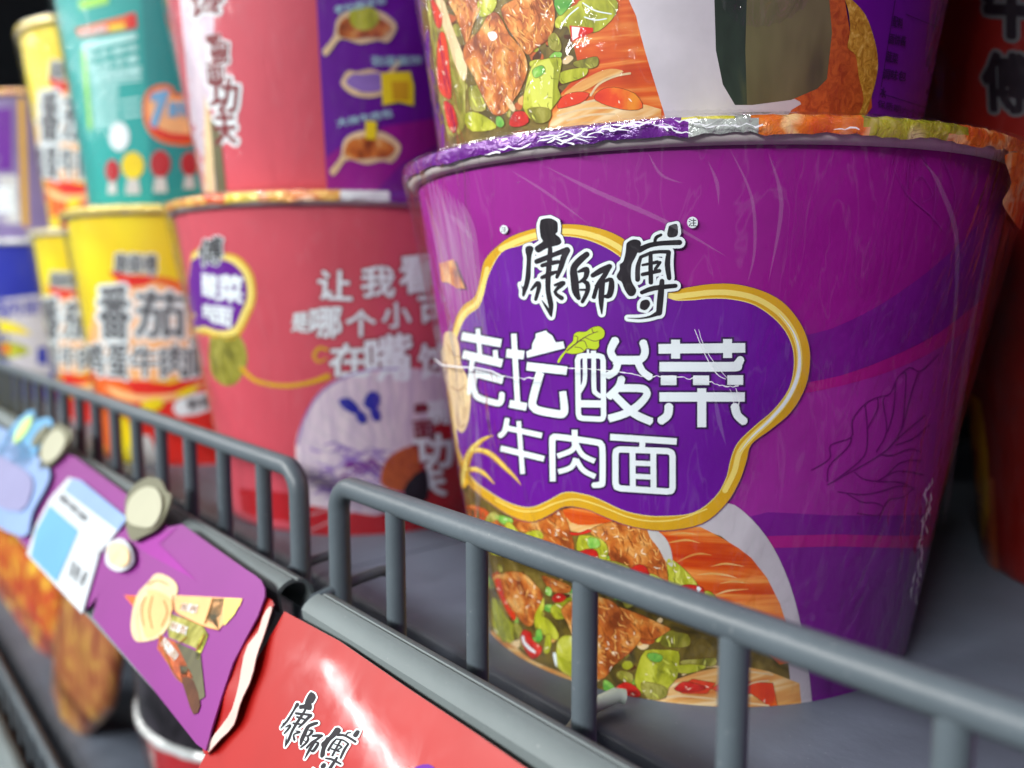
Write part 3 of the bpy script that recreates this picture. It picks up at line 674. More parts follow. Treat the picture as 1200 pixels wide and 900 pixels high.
b = Print(fs1, 'film_creases_haze', t1, base=.0003, step=.00005)
rg = random.Random(3)
pts = [(511,421),(520,428),(540,430),(560,431),(578,435),(590,441)]
x = 592
key = [(592,441),(612,444),(628,442),(638,434),(655,431),(690,432),(722,435),(735,437),(758,441),(785,440),(805,443),(828,445),(840,451),(868,453)]
for i in range(len(key)-1):
    (xa, ya), (xb, yb) = key[i], key[i+1]; n = max(1, int((xb-xa)/3))
    for k in range(n):
        f = k/n; j = 0 if 640 < xa < 728 else 1.1
        pts.append((xa+(xb-xa)*f, ya+(yb-ya)*f+rg.uniform(-j, j)))
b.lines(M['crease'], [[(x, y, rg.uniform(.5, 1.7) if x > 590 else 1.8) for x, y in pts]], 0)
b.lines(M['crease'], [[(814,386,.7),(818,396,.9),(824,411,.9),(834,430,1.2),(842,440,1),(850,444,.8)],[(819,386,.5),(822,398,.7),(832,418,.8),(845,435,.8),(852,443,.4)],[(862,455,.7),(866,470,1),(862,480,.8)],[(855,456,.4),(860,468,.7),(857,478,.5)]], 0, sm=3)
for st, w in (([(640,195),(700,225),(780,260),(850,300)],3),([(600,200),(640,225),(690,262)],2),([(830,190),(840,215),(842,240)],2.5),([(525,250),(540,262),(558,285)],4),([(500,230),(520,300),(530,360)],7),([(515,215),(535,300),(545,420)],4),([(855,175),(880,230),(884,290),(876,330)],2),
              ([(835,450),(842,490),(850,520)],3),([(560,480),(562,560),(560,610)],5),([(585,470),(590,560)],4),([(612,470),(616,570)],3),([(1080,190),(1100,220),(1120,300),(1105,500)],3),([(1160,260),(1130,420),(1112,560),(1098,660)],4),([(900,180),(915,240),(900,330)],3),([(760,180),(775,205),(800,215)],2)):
    n = len(st); b.lines(M['crease_haze'], [[(p[0], p[1], w*1.7 if 0 < i < n-1 else .3) for i, p in enumerate(st)]], 1, sm=5)
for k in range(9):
    x0 = 503+k*5; st = [(x0, 205+k*4, .6), (x0+10, 270, 6+k % 3*3), (x0+20, 340, 8), (x0+30+k, 420+k*5, .6)]; b.lines(M['crease_haze'], [st], 1.2+.1*k, sm=4)  # whitish haze: the film's reflected bands put in as pale strokes
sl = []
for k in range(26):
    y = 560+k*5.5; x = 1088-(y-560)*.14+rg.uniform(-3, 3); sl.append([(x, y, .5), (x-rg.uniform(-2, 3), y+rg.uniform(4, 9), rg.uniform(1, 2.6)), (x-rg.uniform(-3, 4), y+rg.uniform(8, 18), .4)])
b.lines(M['seamshine'], sl, 2.4)  # seam crinkles, their bright reflection painted on as pale strokes
b.build()
# ================================================================== upper purple tub
def lidgen(n): return lambda p, i: int((math.atan2(p.y, p.x)*7+i) % n)
t2, s2 = tub('purple noodle tub with food picture, stacked on the nearest purple tub', -.1295, .1614, .1137, .0541, .0725, .1133, M['violet'], [M['f_purple'], M['f_orange']], lidgen(2), group=TUBG, seed=3)
pr = Print(s2, 'food_picture', t2, step=.000016)
zu = Z(500,0,5.4545); pr.detail = True
def up(mat, pts, L, sm=3): pr.fill(M[mat], zu(pts), L+(1.5 if L else 0), sm)
up('soup', [(-60,-200),(1400,-200),(1500,60),(1500,700),(900,830),(300,960),(60,960)], 0, 0)
scatter(pr, 522, 690, -10, 138, 80, .1, 11)
pr.fill(M['noodle'], [(655,-20),(830,-20),(900,40),(930,100),(935,165),(640,165),(648,120),(680,85)], 1)
up('noodle2', [(800,760),(860,680),(900,640),(1100,650),(1400,670),(1500,700),(1500,830),(780,830)], 2, 0)
up('noodle2', [(880,600),(960,540),(1080,470),(1180,440),(1260,460),(1150,500),(1050,560),(960,600)], 3)
for st in ([(900,590),(1000,520),(1100,480),(1200,470)],[(1050,610),(1100,540),(1200,490),(1300,470)],[(840,740),(1000,700),(1150,690),(1300,700)],[(900,770),(1050,735),(1200,730)],[(1000,660),(1100,640),(1250,650)]):
    pr.lines(M['cream'], [cw(zu(st), 2.6)], 4, sm=4)
up('tomato', [(840,690),(870,620),(960,590),(1040,600),(1000,650),(920,680)], 5)
up('tomato', [(1080,640),(1110,580),(1200,560),(1330,600),(1380,690),(1250,700)], 5)
up('cabbage2', [(0,0),(60,0),(120,100),(190,260),(240,420),(250,600),(240,820),(140,860),(80,600),(40,300)], 1)
up('cream', [(60,0),(110,0),(150,120),(200,260),(260,420),(240,520),(180,400),(140,260),(90,120)], 2)
up('tomato', [(30,0),(60,20),(100,110),(90,180),(60,150)], 3)
up('tomato', [(80,230),(120,220),(150,420),(160,620),(120,620),(80,560),(70,380)], 3)
up('chili', [(115,650),(170,680),(200,790),(180,850),(140,800)], 4)
up('meat', [(150,0),(340,0),(350,40),(300,160),(260,280),(220,180),(180,80)], 3)
up('cabbage', [(340,0),(450,0),(420,80),(350,110),(330,60)], 3)
up('meat', [(480,60),(560,0),(640,-40),(780,-30),(815,40),(820,130),(790,240),(700,310),(650,350),(600,290),(530,190)], 4)
up('meat', [(250,290),(340,200),(390,110),(440,80),(480,120),(530,220),(610,310),(645,400),(640,480),(600,580),(560,640),(510,720),(430,730),(360,610),(300,480),(245,380)], 6)
up('white', [(395,215),(440,205),(455,240),(420,262)], 7)
up('cabbage', [(830,120),(900,60),(960,30),(1000,0),(1200,-10),(1210,90),(1100,200),(1000,210),(930,240),(900,170),(830,180)], 3)
up('scallion', [(820,0),(940,0),(900,60),(850,100)], 4)
for st in ([(860,170),(900,110),(970,50)],[(1000,20),(1080,70),(1180,90)],[(1010,110),(1080,130),(1150,120)]): pr.lines(M['white'], [cw(zu(st), 1.5)], 5, sm=3)
up('cabbage2', [(780,240),(820,210),(860,270),(855,330),(790,310)], 4)
up('cabbage', [(700,400),(780,375),(862,372),(860,440),(840,560),(860,620),(800,700),(780,770),(690,780),(620,690),(640,540),(670,440)], 7, 2)
up('cabbage2', [(650,700),(760,690),(800,720),(780,775),(700,785)], 8)
up('scallion', [(680,450),(740,420),(760,460),(700,500)], 8)
up('cabbage', [(850,470),(950,440),(1030,440),(1010,490),(900,530),(860,530)], 6)
up('cabbage2', [(940,400),(1010,380),(1090,365),(1095,420),(1040,440),(960,430)], 6)
up('cabbage', [(250,730),(300,715),(370,740),(450,800),(420,830),(300,840),(250,790)], 6, 2)
up('cabbage2', [(270,570),(310,545),(350,590),(380,700),(290,700)], 4)
up('scallion', [(450,750),(480,750),(500,790),(480,815),(450,800)], 7)
up('chili', [(535,770),(570,715),(640,720),(655,780),(600,810),(540,806)], 7, 2)
up('cream', [(500,620),(540,640),(570,690),(560,715),(530,690)], 6)
up('red', [(915,165),(1065,180),(1068,205),(930,270)], 8, 0); up('white', [(930,172),(985,178),(968,238),(935,262)], 9, 0)
pr.text(M['red'], '面', zu([(945,185),(970,187),(962,222),(942,225)]), 10, .02)
pr.build()
b = Print(s2, 'sleeve_edge', t2, base=.0006, step=.00004)
zv = Z(900,0,5.4545)
b.fill(M['violet'], zv([(480,-20),(1300,-20),(1280,400),(1230,900),(400,900),(600,720)]), 0)
b.fill(M['rust'], [(870,160),(880,100),(960,60),(1010,40),(1012,165)], .5)
b.fill(M['palegrey'], smoothp([(742,-14),(746,20),(756,60),(768,100),(780,140),(784,165),(850,166),(935,166),(935,120),(880,100),(860,60),(850,-14)], 3), .7)
b.fill(M['soupdk'], [(836,-10),(876,-10),(876,124),(860,124),(846,100),(838,60)], .9)
b.fill(M['olive'], [(874,-10),(985,-10),(993,40),(985,75),(955,105),(925,118),(880,124),(874,124),(872,60)], 1)  # olive panel: mostly a film reflection put into the sleeve colour
b.fill(M['rust'], zv([(330,545),(400,470),(500,330),(560,240),(600,200),(670,400),(640,600),(590,760),(100,760),(250,640)]), 2, 2)
b.fill(M['rust'], [(968,-10),(985,-10),(993,40),(985,75),(966,94),(972,40)], 1.5)
b.fill(M['glitter'], zv([(470,-10),(520,10),(600,100),(650,230),(678,360),(675,480),(640,620),(590,760),(555,760),(590,640),(560,500),(540,360),(490,310),(505,210),(495,80)]), 3, 3)
for r, (x0, x1) in enumerate(((780,840),(755,860),(735,810),(715,860),(700,735))):
    y = 105+r*112; b.text(M['shadow'], ['配料', '面饼酱', '蔬菜', '调味包', '水'][r], zv([(x0,y),(x1,y+22),(x1-8,y+85),(x0-10,y+68)]), 4, .01)
b.lines(M['shadow'], [cw(zv([(690,600),(980,690)]), .8), cw(zv([(860,100),(1060,180)]), .8), cw(zv([(790,0),(700,560)]), .6)], 4)
b.text(M['shadow'], '保质期六个月', zv([(680,640),(970,720),(965,770),(675,690)]), 4)
b.build()
# ================================================================== rose tubs
def lidr(p, i):
    x, y = proj(p)
    toward = (CAM.x-p.x)*(p.x+.29)+(CAM.y-p.y)*(p.y-.172)
    if toward < 0: return 0
    if x < 262: return 0
    if x < 300: return 1
    if x < 398: return 0
    if x < 455: return 2
    return 3
t3, s3 = tub('rose red noodle tub with white slogan and paper fan picture, standing on the shelf', -.29, .172, 0, .0541, .0725, .1158, M['rose'],
             [M['f_mixed'], M['f_gold'], M['f_white'], M['f_purple']], lidr, film='film2', group=TUBG, seed=5)
b = Print(s3, 'badge', t3, step=.0001, grid=5)
b.fill(M['gold'], [(225,296),(262,296),(282,302),(297,322),(300,350),(292,372),(286,385),(278,396),(262,398),(240,392),(225,386)], 0, 3)
b.fill(M['goldlt'], [(225,299),(262,299),(280,305),(294,323),(297,350),(289,371),(283,383),(276,392),(262,394),(240,388),(225,382)], 1, 3)
b.fill(M['violet'], [(225,306),(258,304),(275,310),(287,325),(290,348),(283,366),(277,380),(270,386),(255,387),(240,382),(225,378)], 2, 3)
for ch, q, bo in (('傅',[(234,283),(262,276),(261,309),(235,312)],.02),('菜',[(257,322),(286,324),(285,356),(257,352)],.04),('酸',[(238,320),(256,322),(256,352),(239,346)],.03),('面',[(250,358),(274,362),(272,384),(251,378)],.04),('肉',[(239,355),(249,357),(250,377),(240,372)],.03)):
    if ch == '傅': b.text(M['white'], ch, q, 3, .07)
    b.text(M['black'] if ch == '傅' else M['white'], ch, q, 4, bo)
b.build()
b = Print(s3, 'slogan_lettering', t3, step=.0001, grid=5)
def outl(b, s_, q, bo=.028, oo=.07, L=0, a='dkrose', c='white'):
    b.k = getattr(b, 'k', 0)+1
    b.text(M[a], s_, q, L+b.k*.06, oo); b.text(M[c], s_, q, L+1.2+b.k*.06, bo)
for s_, q in (('让',[(374,317),(412,318),(412,352),(372,350)]),('我',[(424,313),(462,312),(462,348),(424,348)]),('看',[(468,300),(504,298),(506,342),(470,344)]),('看',[(512,304),(546,302),(548,342),(514,344)]),
              ('是',[(342,368),(362,366),(362,390),(342,388)]),('哪',[(364,362),(400,360),(400,396),(364,394)]),('个',[(406,364),(440,364),(440,394),(406,394)]),('小',[(448,356),(480,354),(482,384),(448,384)]),('可',[(490,348),(526,346),(528,382),(492,386)]),('爱',[(530,346),(560,344),(562,384),(532,386)]),
              ('在',[(388,404),(430,402),(430,442),(386,440)]),('嘴',[(428,396),(482,390),(482,446),(430,446)]),('馋',[(490,404),(536,400),(536,446),(490,444)])): outl(b, s_, q)
b.build()
b = Print(s3, 'fan_picture', t3, step=.0001, grid=5); rg0 = random.Random(77)
b.fill(M['crimson'], [(515,440),(560,440),(560,600),(480,590),(470,540)], 0)
b.fill(M['fan'], [(347,520),(356,490),(372,462),(396,444),(430,432),(470,430),(520,440),(528,470),(500,500),(470,540),(462,590),(440,604),(400,608),(362,604),(350,560)], 1, 3)
for k in range(14):
    a = math.radians(100+k*8); b.lines(M['palegrey'], [[(480+50*math.cos(a), 570-50*math.sin(a), .8),(480+138*math.cos(a), 570-136*math.sin(a), 1.2)]], 2)
for q_ in ([(397,469),(408,466),(418,474),(422,484),(412,484),(402,478)],[(418,484),(426,482),(430,492),(424,497),(418,491)],[(426,474),(430,462),(438,458),(445,464),(443,476),(434,480)],[(434,480),(443,479),(446,490),(440,494),(435,488)]): b.fill(M['blue'], q_, 3+.1*len(q_), 3)
for k in range(9):
    x0, y0 = 398+5*k, 556+rg0.uniform(-9, 9); b.lines(M['violetband'], [[(x0,y0,1),(x0+6,y0-rg0.uniform(2,10),4),(x0+13,y0-2,1)]], 2.5+.05*k, sm=3)
b.lines(M['bluelt'], [cw([(349,520),(357,490),(374,462),(398,445),(430,434),(466,432)], 2)], 2.2, sm=4)
rg = random.Random(5)
for k in range(60):
    x0 = rg.uniform(362,450); y0 = rg.uniform(520,585); b.lines(M['bluelt'], [[(x0,y0,1),(x0+rg.uniform(4,22),y0+rg.uniform(-10,6),2.5),(x0+rg.uniform(14,30),y0+rg.uniform(-8,10),.6)]], 2, sm=3)
if False: b.fill(M['violetband'], [(392,556),(410,540),(432,528),(440,548),(425,562),(405,566)], 3, 3)
b.fill(M['rust'], [(446,566),(452,540),(470,526),(486,524),(492,545),(484,572),(466,576)], 3, 3)
b.fill(M['black'], [(472,574),(486,555),(500,552),(500,585),(480,590)], 4, 2)
b.fill(M['crimson'], [(280,572),(340,578),(345,612),(300,606),(284,600)], 1); b.fill(M['crimson'], [(362,592),(440,604),(480,596),(520,592),(560,585),(560,640),(360,640)], 2)
b.build()
b = Print(s3, 'gold_vine_picture', t3, step=.0001, grid=5)
b.fill(M['cabbage2'], [(248,390),(270,388),(284,398),(290,420),(284,440),(272,452),(256,448),(246,430)], 0, 3)
b.lines(M['gold'], [[(284,432,5),(300,446,5),(330,452,5),(360,449,5),(384,441,7)]], 1, sm=4)
b.lines(M['gold'], [[(384,410,3),(374,408,4),(368,417,4),(374,424,3),(382,420,2)]], 1, sm=4)
b.build()
b = Print(s3, 'side_lettering', t3, step=.0001, grid=5)
for s_, q in (('一',[(486,474),(504,472),(504,482),(486,484)]),('碗',[(500,470),(526,468),(526,496),(502,498)]),('面',[(484,494),(506,492),(508,514),(486,516)]),('功',[(484,512),(528,508),(530,546),(486,550)]),('夫',[(486,550),(520,546),(522,580),(488,582)])): outl(b, s_, q, .05, .09, 0, 'white', 'dkrose') if s_ in '一面' else outl(b, s_, q, .04, .09)
b.build()
t4, s4 = tub('rose noodle tub with a violet panel of topping pictures, stacked on the fan tub', -.285, .165, .1162, .0541, .0725, .1133, M['rose'], [M['f_mixed'], M['f_purple']], lidgen(2), film='film2', group=TUBG, seed=8)
b = Print(s4, 'topping_panel', t4, step=.0001, grid=5)
b.fill(M['violet'], [(368,-60),(374,60),(378,130),(384,226),(470,236),(600,240),(600,-60)], 0)
b.fill(M['magenta'], [(384,226),(381,185),(410,165),(450,148),(500,140),(560,130),(560,236),(470,236)], 1)
b.fill(M['violetband'], [(430,236),(470,192),(520,165),(560,155),(560,240)], 2)
def topping(dx, dy, k, kind):
    T = lambda pts: [(dx+p[0]*k, dy+p[1]*k) for p in pts]
    b.fill(M['cream'], T([(-14,34),(-6,24),(0,14),(2,0),(10,-10),(30,-16),(55,-12),(72,2),(70,14),(62,24),(50,22),(30,26),(8,20),(-4,34),(-10,40)]), 3, 3)
    b.fill(M['meat'] if kind != 1 else M['bluelt'], T([(5,16),(6,2),(16,-6),(40,-8),(60,0),(66,8),(56,18),(40,18),(22,20)]), 4, 3)
topping(392,26,1,0); topping(458,102,-.8,1); topping(400,168,.95,2)
b.fill(M['cabbage'], [(410,14),(424,7),(440,12),(444,24),(436,34),(422,36),(411,28)], 5, 3)
b.fill(M['yellow'], [(446,86),(480,84),(484,100),(484,124),(466,120),(448,124)], 5, 1); b.fill(M['gold'], [(458,96),(478,96),(478,118),(460,118)], 6, 1)
b.fill(M['yellow'], [(428,142),(441,143),(440,164),(428,163)], 6, 1)
for s_, q in (('老坛酸菜包',[(391,8),(452,-4),(452,5),(393,18)]),('劲道面饼',[(434,66),(492,66),(494,76),(436,78)]),('大块牛肉包',[(394,140),(458,128),(460,137),(396,150)])): b.text(M['mint'], s_, q, 6, .01)
b.build()
b = Print(s4, 'side_lettering', t4, step=.0001, grid=5)
b.fill(M['fan'], [(205,-60),(255,-60),(250,60),(246,130),(262,225),(232,225)], 0)
for s_, q in (('馋',[(222,-14),(262,-20),(262,14),(224,22)]),('一',[(241,42),(258,40),(258,48),(242,50)]),('碗',[(246,48),(268,48),(268,74),(248,76)]),('面',[(242,74),(262,72),(264,96),(244,98)]),('功',[(246,92),(280,92),(278,132),(248,132)]),('夫',[(250,130),(276,130),(278,168),(254,170)])): outl(b, s_, q, .03, .12, 1, 'white', 'dkrose')
b.fill(M['cream'], [(240,110),(248,140),(252,225),(240,225)], 1); b.fill(M['olive'], [(247,140),(258,150),(266,226),(254,226)], 2)
b.build()
# ================================================================== yellow, teal, blue tubs
def art_yellow(s, t, O, sx, sy):
    """O,sx,sy move the near tub's artwork to its copies on the other yellow tubs"""
    T = lambda pts: [(O[0]+(p[0]-175)*sx, O[1]+(p[1]-380)*sy)+tuple(p[2:]) for p in pts]
    b = Print(s, 'front_picture', t, step=.00012, grid=5)
    b.fill(M['orange'], T([(112,360),(124,338),(150,326),(190,324),(220,334),(240,352),(240,400),(235,440),(110,440)]), 0, 3)
    b.fill(M['peach'], T([(112,362),(126,342),(150,332),(185,332),(212,344),(226,362),(234,400),(230,440),(110,440)]), 1, 3)
    b.fill(M['red'], T([(128,318),(150,322),(180,324),(172,334),(152,336),(140,330)]), 2, 2)
    b.fill(M['red'], T([(90,420),(120,440),(200,450),(260,430),(262,545),(110,545)]), 1)
    b.fill(M['orange'], T([(90,430),(140,446),(160,470),(150,520),(120,545),(100,500)]), 2, 3)
    b.fill(M['peach'], T([(125,452),(160,462),(205,460),(240,446),(220,464),(180,472),(140,466)]), 3, 3)
    b.fill(M['yellow'], T([(165,474),(185,466),(192,474),(180,482)]), 4, 3); b.fill(M['yellow'], T([(205,462),(225,452),(232,456),(216,464)]), 4, 3)
    b.fill(M['yellow'], T([(130,500),(150,490),(160,540),(140,545)]), 4, 3); b.fill(M['greylt'], T([(155,520),(175,510),(185,545),(160,545)]), 4, 3)
    b.build()
    b = Print(s, 'front_lettering', t, step=.00012, grid=5)
    b.text(M['white'], '康師傅', T([(134,296),(184,298),(184,324),(134,320)]), 0, .07); b.text(M['black'], '康師傅', T([(134,296),(184,298),(184,324),(134,320)]), 1, .015)
    for s_, q in (('番',[(116,334),(152,336),(152,398),(118,396)]),('茄',[(160,340),(216,344),(216,396),(160,394)]),('鸡',[(100,402),(122,402),(122,440),(102,438)]),('蛋',[(126,404),(150,404),(150,444),(128,442)]),
                  ('牛',[(154,406),(184,406),(184,440),(156,442)]),('肉',[(188,404),(222,404),(222,442),(190,442)]),('面',[(224,398),(244,398),(246,440),(226,440)])):
        b.k = getattr(b, 'k', 0)+1; b.text(M['white'], s_, T(q), 2+.06*b.k, .09); b.text(M['grey'], s_, T(q), 3+.06*b.k, .025)
    b.fill(M['white'], T([(206,470),(248,458),(252,478),(210,488)]), 2, 2); b.text(M['grey'], '鲜香', T([(218,468),(246,462),(248,476),(222,482)]), 3, .03)
    b.build()
YL = [M['f_gold']]; YW = [M['f_white'], M['f_gold']]
t5, s5 = tub('yellow tomato noodle tub with wide gold lid edge beside the rose fan tub', -.45, .172, 0, .058, .0715, .1245, M['yellow'], YL, film='film2', group=TUBG, seed=11)
art_yellow(s5, t5, (175,380), 1, 1)
t6, s6 = tub('narrow visible yellow noodle tub with white lid edge, next to the blue tub', -.61, .187, 0, .058, .0715, .1245, M['yellow'], YW, lidgen(2), film='film2', group=TUBG, seed=12)
art_yellow(s6, t6, (84,385), .62, .8)
t7, s7 = tub('yellow noodle tub of the upper row, beside the teal tub at top left', -.61, .187, .1245, .058, .0715, .1265, M['yellow'], YL, film='film2', group=TUBG, seed=13)
art_yellow(s7, t7, (84,150), .62, .95)
t8, s8 = tub('teal noodle tub with small white print, stacked on a yellow tub', -.45, .172, .1249, .058, .0725, .120, M['teal'], YL, film='film2', group=TUBG, seed=14)
b = Print(s8, 'back_print', t8, step=.00012, grid=5)
b.fill(M['tealdk'], [(163,-40),(215,-40),(232,260),(180,260)], 0)
b.fill(M['lime'], [(92,0),(127,-6),(128,4),(94,12)], 1); b.fill(M['orange'], [(88,34),(140,20),(158,16),(160,33),(94,44)], 1); b.fill(M['yellow'], [(128,30),(146,27),(147,34),(129,37)], 2); b.fill(M['red'], [(148,17),(159,15),(161,32),(150,34)], 2)
b.text(M['white'], '调料包配料', [(94,36),(126,29),(127,37),(95,43)], 3, .02)
for k in range(4): b.text(M['mint'], ['自然鲜香', '更多美味', '营养早餐', '浓汤好面'][k], [(96+k*3, 50+k*13), (160+k, 38+k*13), (161+k, 46+k*13), (97+k*3, 60+k*13)], 1, .03)
for k in range(14):
    y = 84+k*5; x1 = 165 if k < 4 else 138; b.lines(M['mint'], [[(106+k*.5, y+1, 2.6), (x1, y-(x1-106)*.09, 2.6)]], 1)
for k in range(3): b.lines(M['mint'], [[(142+k, 119+k*9, 3), (163+k, 116+k*9, 3)]], 1)
b.lines(M['lime'], [[(98,60,5),(106,150,5)]], 1)
b.fill(M['orange'], [(168,118),(176,104),(190,99),(202,102),(206,110),(222,112),(228,140),(226,168),(206,170),(184,164),(170,146)], 1, 3)
b.fill(M['peach'], [(173,120),(180,108),(191,104),(200,107),(204,115),(222,118),(226,155),(206,160),(186,154),(175,140)], 2, 3)
b.fill(M['red'], [(176,146),(200,156),(226,158),(226,163),(205,165),(184,158)], 3, 2)
b.text(M['skyblue'], '7', [(180,112),(196,108),(190,146),(178,148)], 4, .08); b.text(M['skyblue'], '周年', [(197,120),(220,118),(220,138),(197,138)], 4, .04)
for x, y, w, h, c in ((140,160,12,17,'white'),(156,194,13,16,'yellow'),(188,192,12,16,'crimson'),(222,192,10,14,'crimson'),(132,200,8,13,'crimson')):
    b.fill(M[c], [(x+w*math.cos(k*.524), y+h*math.sin(k*.524)) for k in range(12)], 2, 2)
    if c != 'white': b.fill(M['greylt'], [(x-w*.5, y+h), (x+w*.5, y+h), (x+w*.7, y+h*2.1), (x-w*.7, y+h*2.1)], 2)
b.build()
t9, s9 = tub('deep blue noodle tub with grey lid at the far left of the lower row', -.77, .18, 0, .058, .0715, .1255, M['navy'], [M['f_white']], film='film2', group=TUBG, seed=15)
b = Print(s9, 'front_picture', t9, step=.00012, grid=5)
b.fill(M['palegrey'], [(-30,352),(10,350),(46,345),(60,345),(60,440),(-30,430)], 0); b.fill(M['yellow'], [(-30,372),(0,374),(24,382),(36,392),(10,390),(-30,388)], 1, 2)
b.fill(M['cabbage'], [(-10,398),(20,402),(36,412),(10,420),(-20,415)], 1, 2); b.fill(M['orange'], [(2,404),(10,404),(12,412),(4,414)], 2, 2); b.fill(M['navy'], [(44,408),(54,405),(56,428),(44,426)], 2)
b.text(M['blue'], '牛肉面', [(-12,354),(46,350),(46,368),(-12,372)], 1, .02)
b.build()
t10, s10 = tub('plum grey noodle tub with gold side stripe, far left of the upper row', -.77, .18, .1255, .058, .0715, .110, M['plum'], [M['f_mixed']], film='film2', group=TUBG, seed=16)
b = Print(s10, 'front_picture', t10, step=.00012, grid=5)
b.lines(M['gold'], [[(25,118,8),(30,262,8)]], 0); b.fill(M['greylt'], [(-30,205),(20,205),(24,262),(-30,262)], 0); b.fill(M['violet'], [(-20,130),(14,126),(14,200),(-20,200)], 0, 1)
b.text(M['white'], '面', [(-6,220),(16,220),(17,250),(-5,250)], 1, .03); b.build()
BG = 'noodle tubs in the second row'
tub('unseen purple noodle tub past the right edge, added to shade the nearest stack', .040, .176, 0, .0541, .0725, .1133, M['magenta'], [M['f_purple'], M['f_orange']], lidgen(2), group=TUBG, seed=41)  # unseen stack of two, added to block light from the right
tub('unseen purple noodle tub on top of the added shading stack past the right edge', .040, .172, .1137, .0541, .0725, .1133, M['magenta'], [M['f_purple'], M['f_orange']], lidgen(2), group=TUBG, seed=42)
tub('dark blue noodle tub in the second row behind the plum tub', -.83, .36, .12, .058, .0715, .115, M['navy'], [M['f_mixed']], film=None, group=BG, seed=17)
tub('blue noodle tub standing behind the far left stack', -.83, .36, 0, .058, .0715, .118, M['navy'], [M['f_mixed']], film=None, group=BG, seed=18)
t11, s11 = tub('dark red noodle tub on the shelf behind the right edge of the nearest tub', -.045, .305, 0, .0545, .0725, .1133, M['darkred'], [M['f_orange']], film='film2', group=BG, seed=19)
b = Print(s11, 'front_picture', t11, step=.0001, grid=5)
b.fill(M['rust'], [(1110,560),(1165,560),(1170,670),(1130,650)], 0); b.fill(M['gold'], [(1120,480),(1150,470),(1160,600),(1140,640)], 1, 2); b.build()
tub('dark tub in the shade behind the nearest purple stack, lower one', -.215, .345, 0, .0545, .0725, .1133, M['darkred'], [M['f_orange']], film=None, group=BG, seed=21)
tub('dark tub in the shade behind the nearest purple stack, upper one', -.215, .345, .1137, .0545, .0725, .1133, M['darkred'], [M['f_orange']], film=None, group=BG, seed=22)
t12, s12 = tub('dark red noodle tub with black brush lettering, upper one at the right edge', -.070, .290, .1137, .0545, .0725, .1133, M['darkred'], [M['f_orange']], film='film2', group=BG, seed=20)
b = Print(s12, 'brand_lettering', t12, step=.0001, grid=5)
outl(b, '牛', [(1155,-30),(1215,-30),(1212,45),(1158,40)], .05, .12, 0, 'grey', 'black')
outl(b, '傅', [(1152,62),(1206,66),(1204,132),(1156,128)], .04, .10, 0, 'grey', 'black'); b.build()

# ================================================================== shelf furniture
def extrude(name, prof, x0, x1, parent, mats, closed=True, inner=None):
    """prof: (y,z) outline swept along the shelf"""
    n = len(prof); vs = [(x0, y, z) for y, z in prof]+[(x1, y, z) for y, z in prof]
    fs = [(i, (i+1) % n, n+(i+1) % n, n+i) for i in range(n)]
    bm = bmesh.new(); bv = [bm.verts.new(v) for v in vs]
    for f in fs: bm.faces.new([bv[i] for i in f])
    for r in (range(n), range(n, 2*n)):
        e = [bm.edges.get((bv[list(r)[i]], bv[list(r)[(i+1) % n]])) for i in range(n)]
        bmesh.ops.triangle_fill(bm, use_beauty=True, edges=e)
    bmesh.ops.recalc_face_normals(bm, faces=bm.faces[:])
    me = bpy.data.meshes.new(name); bm.to_mesh(me); bm.free()
    o = link(name, me, parent, mats); smooth_angle(o, 35); return o
def tube(name, pts, r, parent, mats, seg=20, caps=True):
    pts = [Vector(p) for p in pts]; vs = []; fs = []
    up = Vector((0, 0, 1)); prev = None
    for i, p in enumerate(pts):
        d = (pts[min(i+1, len(pts)-1)]-pts[max(i-1, 0)]).normalized()
        a = prev-d*prev.dot(d) if prev is not None else (up.cross(d) if abs(d.z) < .9 else Vector((1, 0, 0)).cross(d))
        a.normalize(); prev = a; c = d.cross(a)
        for k in range(seg):
            t = 2*math.pi*k/seg; vs.append(p+(a*math.cos(t)+c*math.sin(t))*r)
    for i in range(len(pts)-1):
        for k in range(seg): fs.append((i*seg+k, i*seg+(k+1) % seg, (i+1)*seg+(k+1) % seg, (i+1)*seg+k))
    if caps: fs.append(tuple(reversed(range(seg)))); fs.append(tuple(range((len(pts)-1)*seg, len(pts)*seg)))
    o = mesh(name, vs, fs, parent, mats); smooth_angle(o, 50); return o
SEAM = onz(508, 641).x
def shelf(x0, x1, dz, label, group):
    prof = [(.1125,0),(.1115,-.0004),(.1108,-.0012),(.1085,-.0105),(.108,-.0116),(.1068,-.012),(.0895,-.012),(.0885,-.0125),(.088,-.0135),(.088,-.030),(.50,-.030),(.50,0)]
    o = extrude('shelf_board', [(y, z+dz) for y, z in prof], x0, x1, None, [M['shelf']]); tag(o, label, 'shelf', group); return o
SG = 'slate grey shelf boards'
shelf(SEAM+.0004, .55, 0, 'slate shelf board under the nearest purple tub', SG)
shelf(-1.6, SEAM-.0004, 0, 'slate shelf board under the rose, yellow and blue tubs', SG)
shelf(-1.9, .55, -.21, 'lower slate shelf board below the price cards', SG)
o = extrude('back_panel', [(.505,-.5),(.52,-.5),(.52,.62),(.505,.62)], -2.4, .6, None, [M['dark']]); o['kind'] = 'structure'; o['label'] = 'dark back panel of the shelf bay'; o['category'] = 'panel'
o = extrude('shelf_board', [(.10,.385),(.50,.385),(.50,.41),(.10,.41)], -2.4, .6, None, [M['dark']]); tag(o, 'dark shelf board high above the tubs', 'shelf', SG)

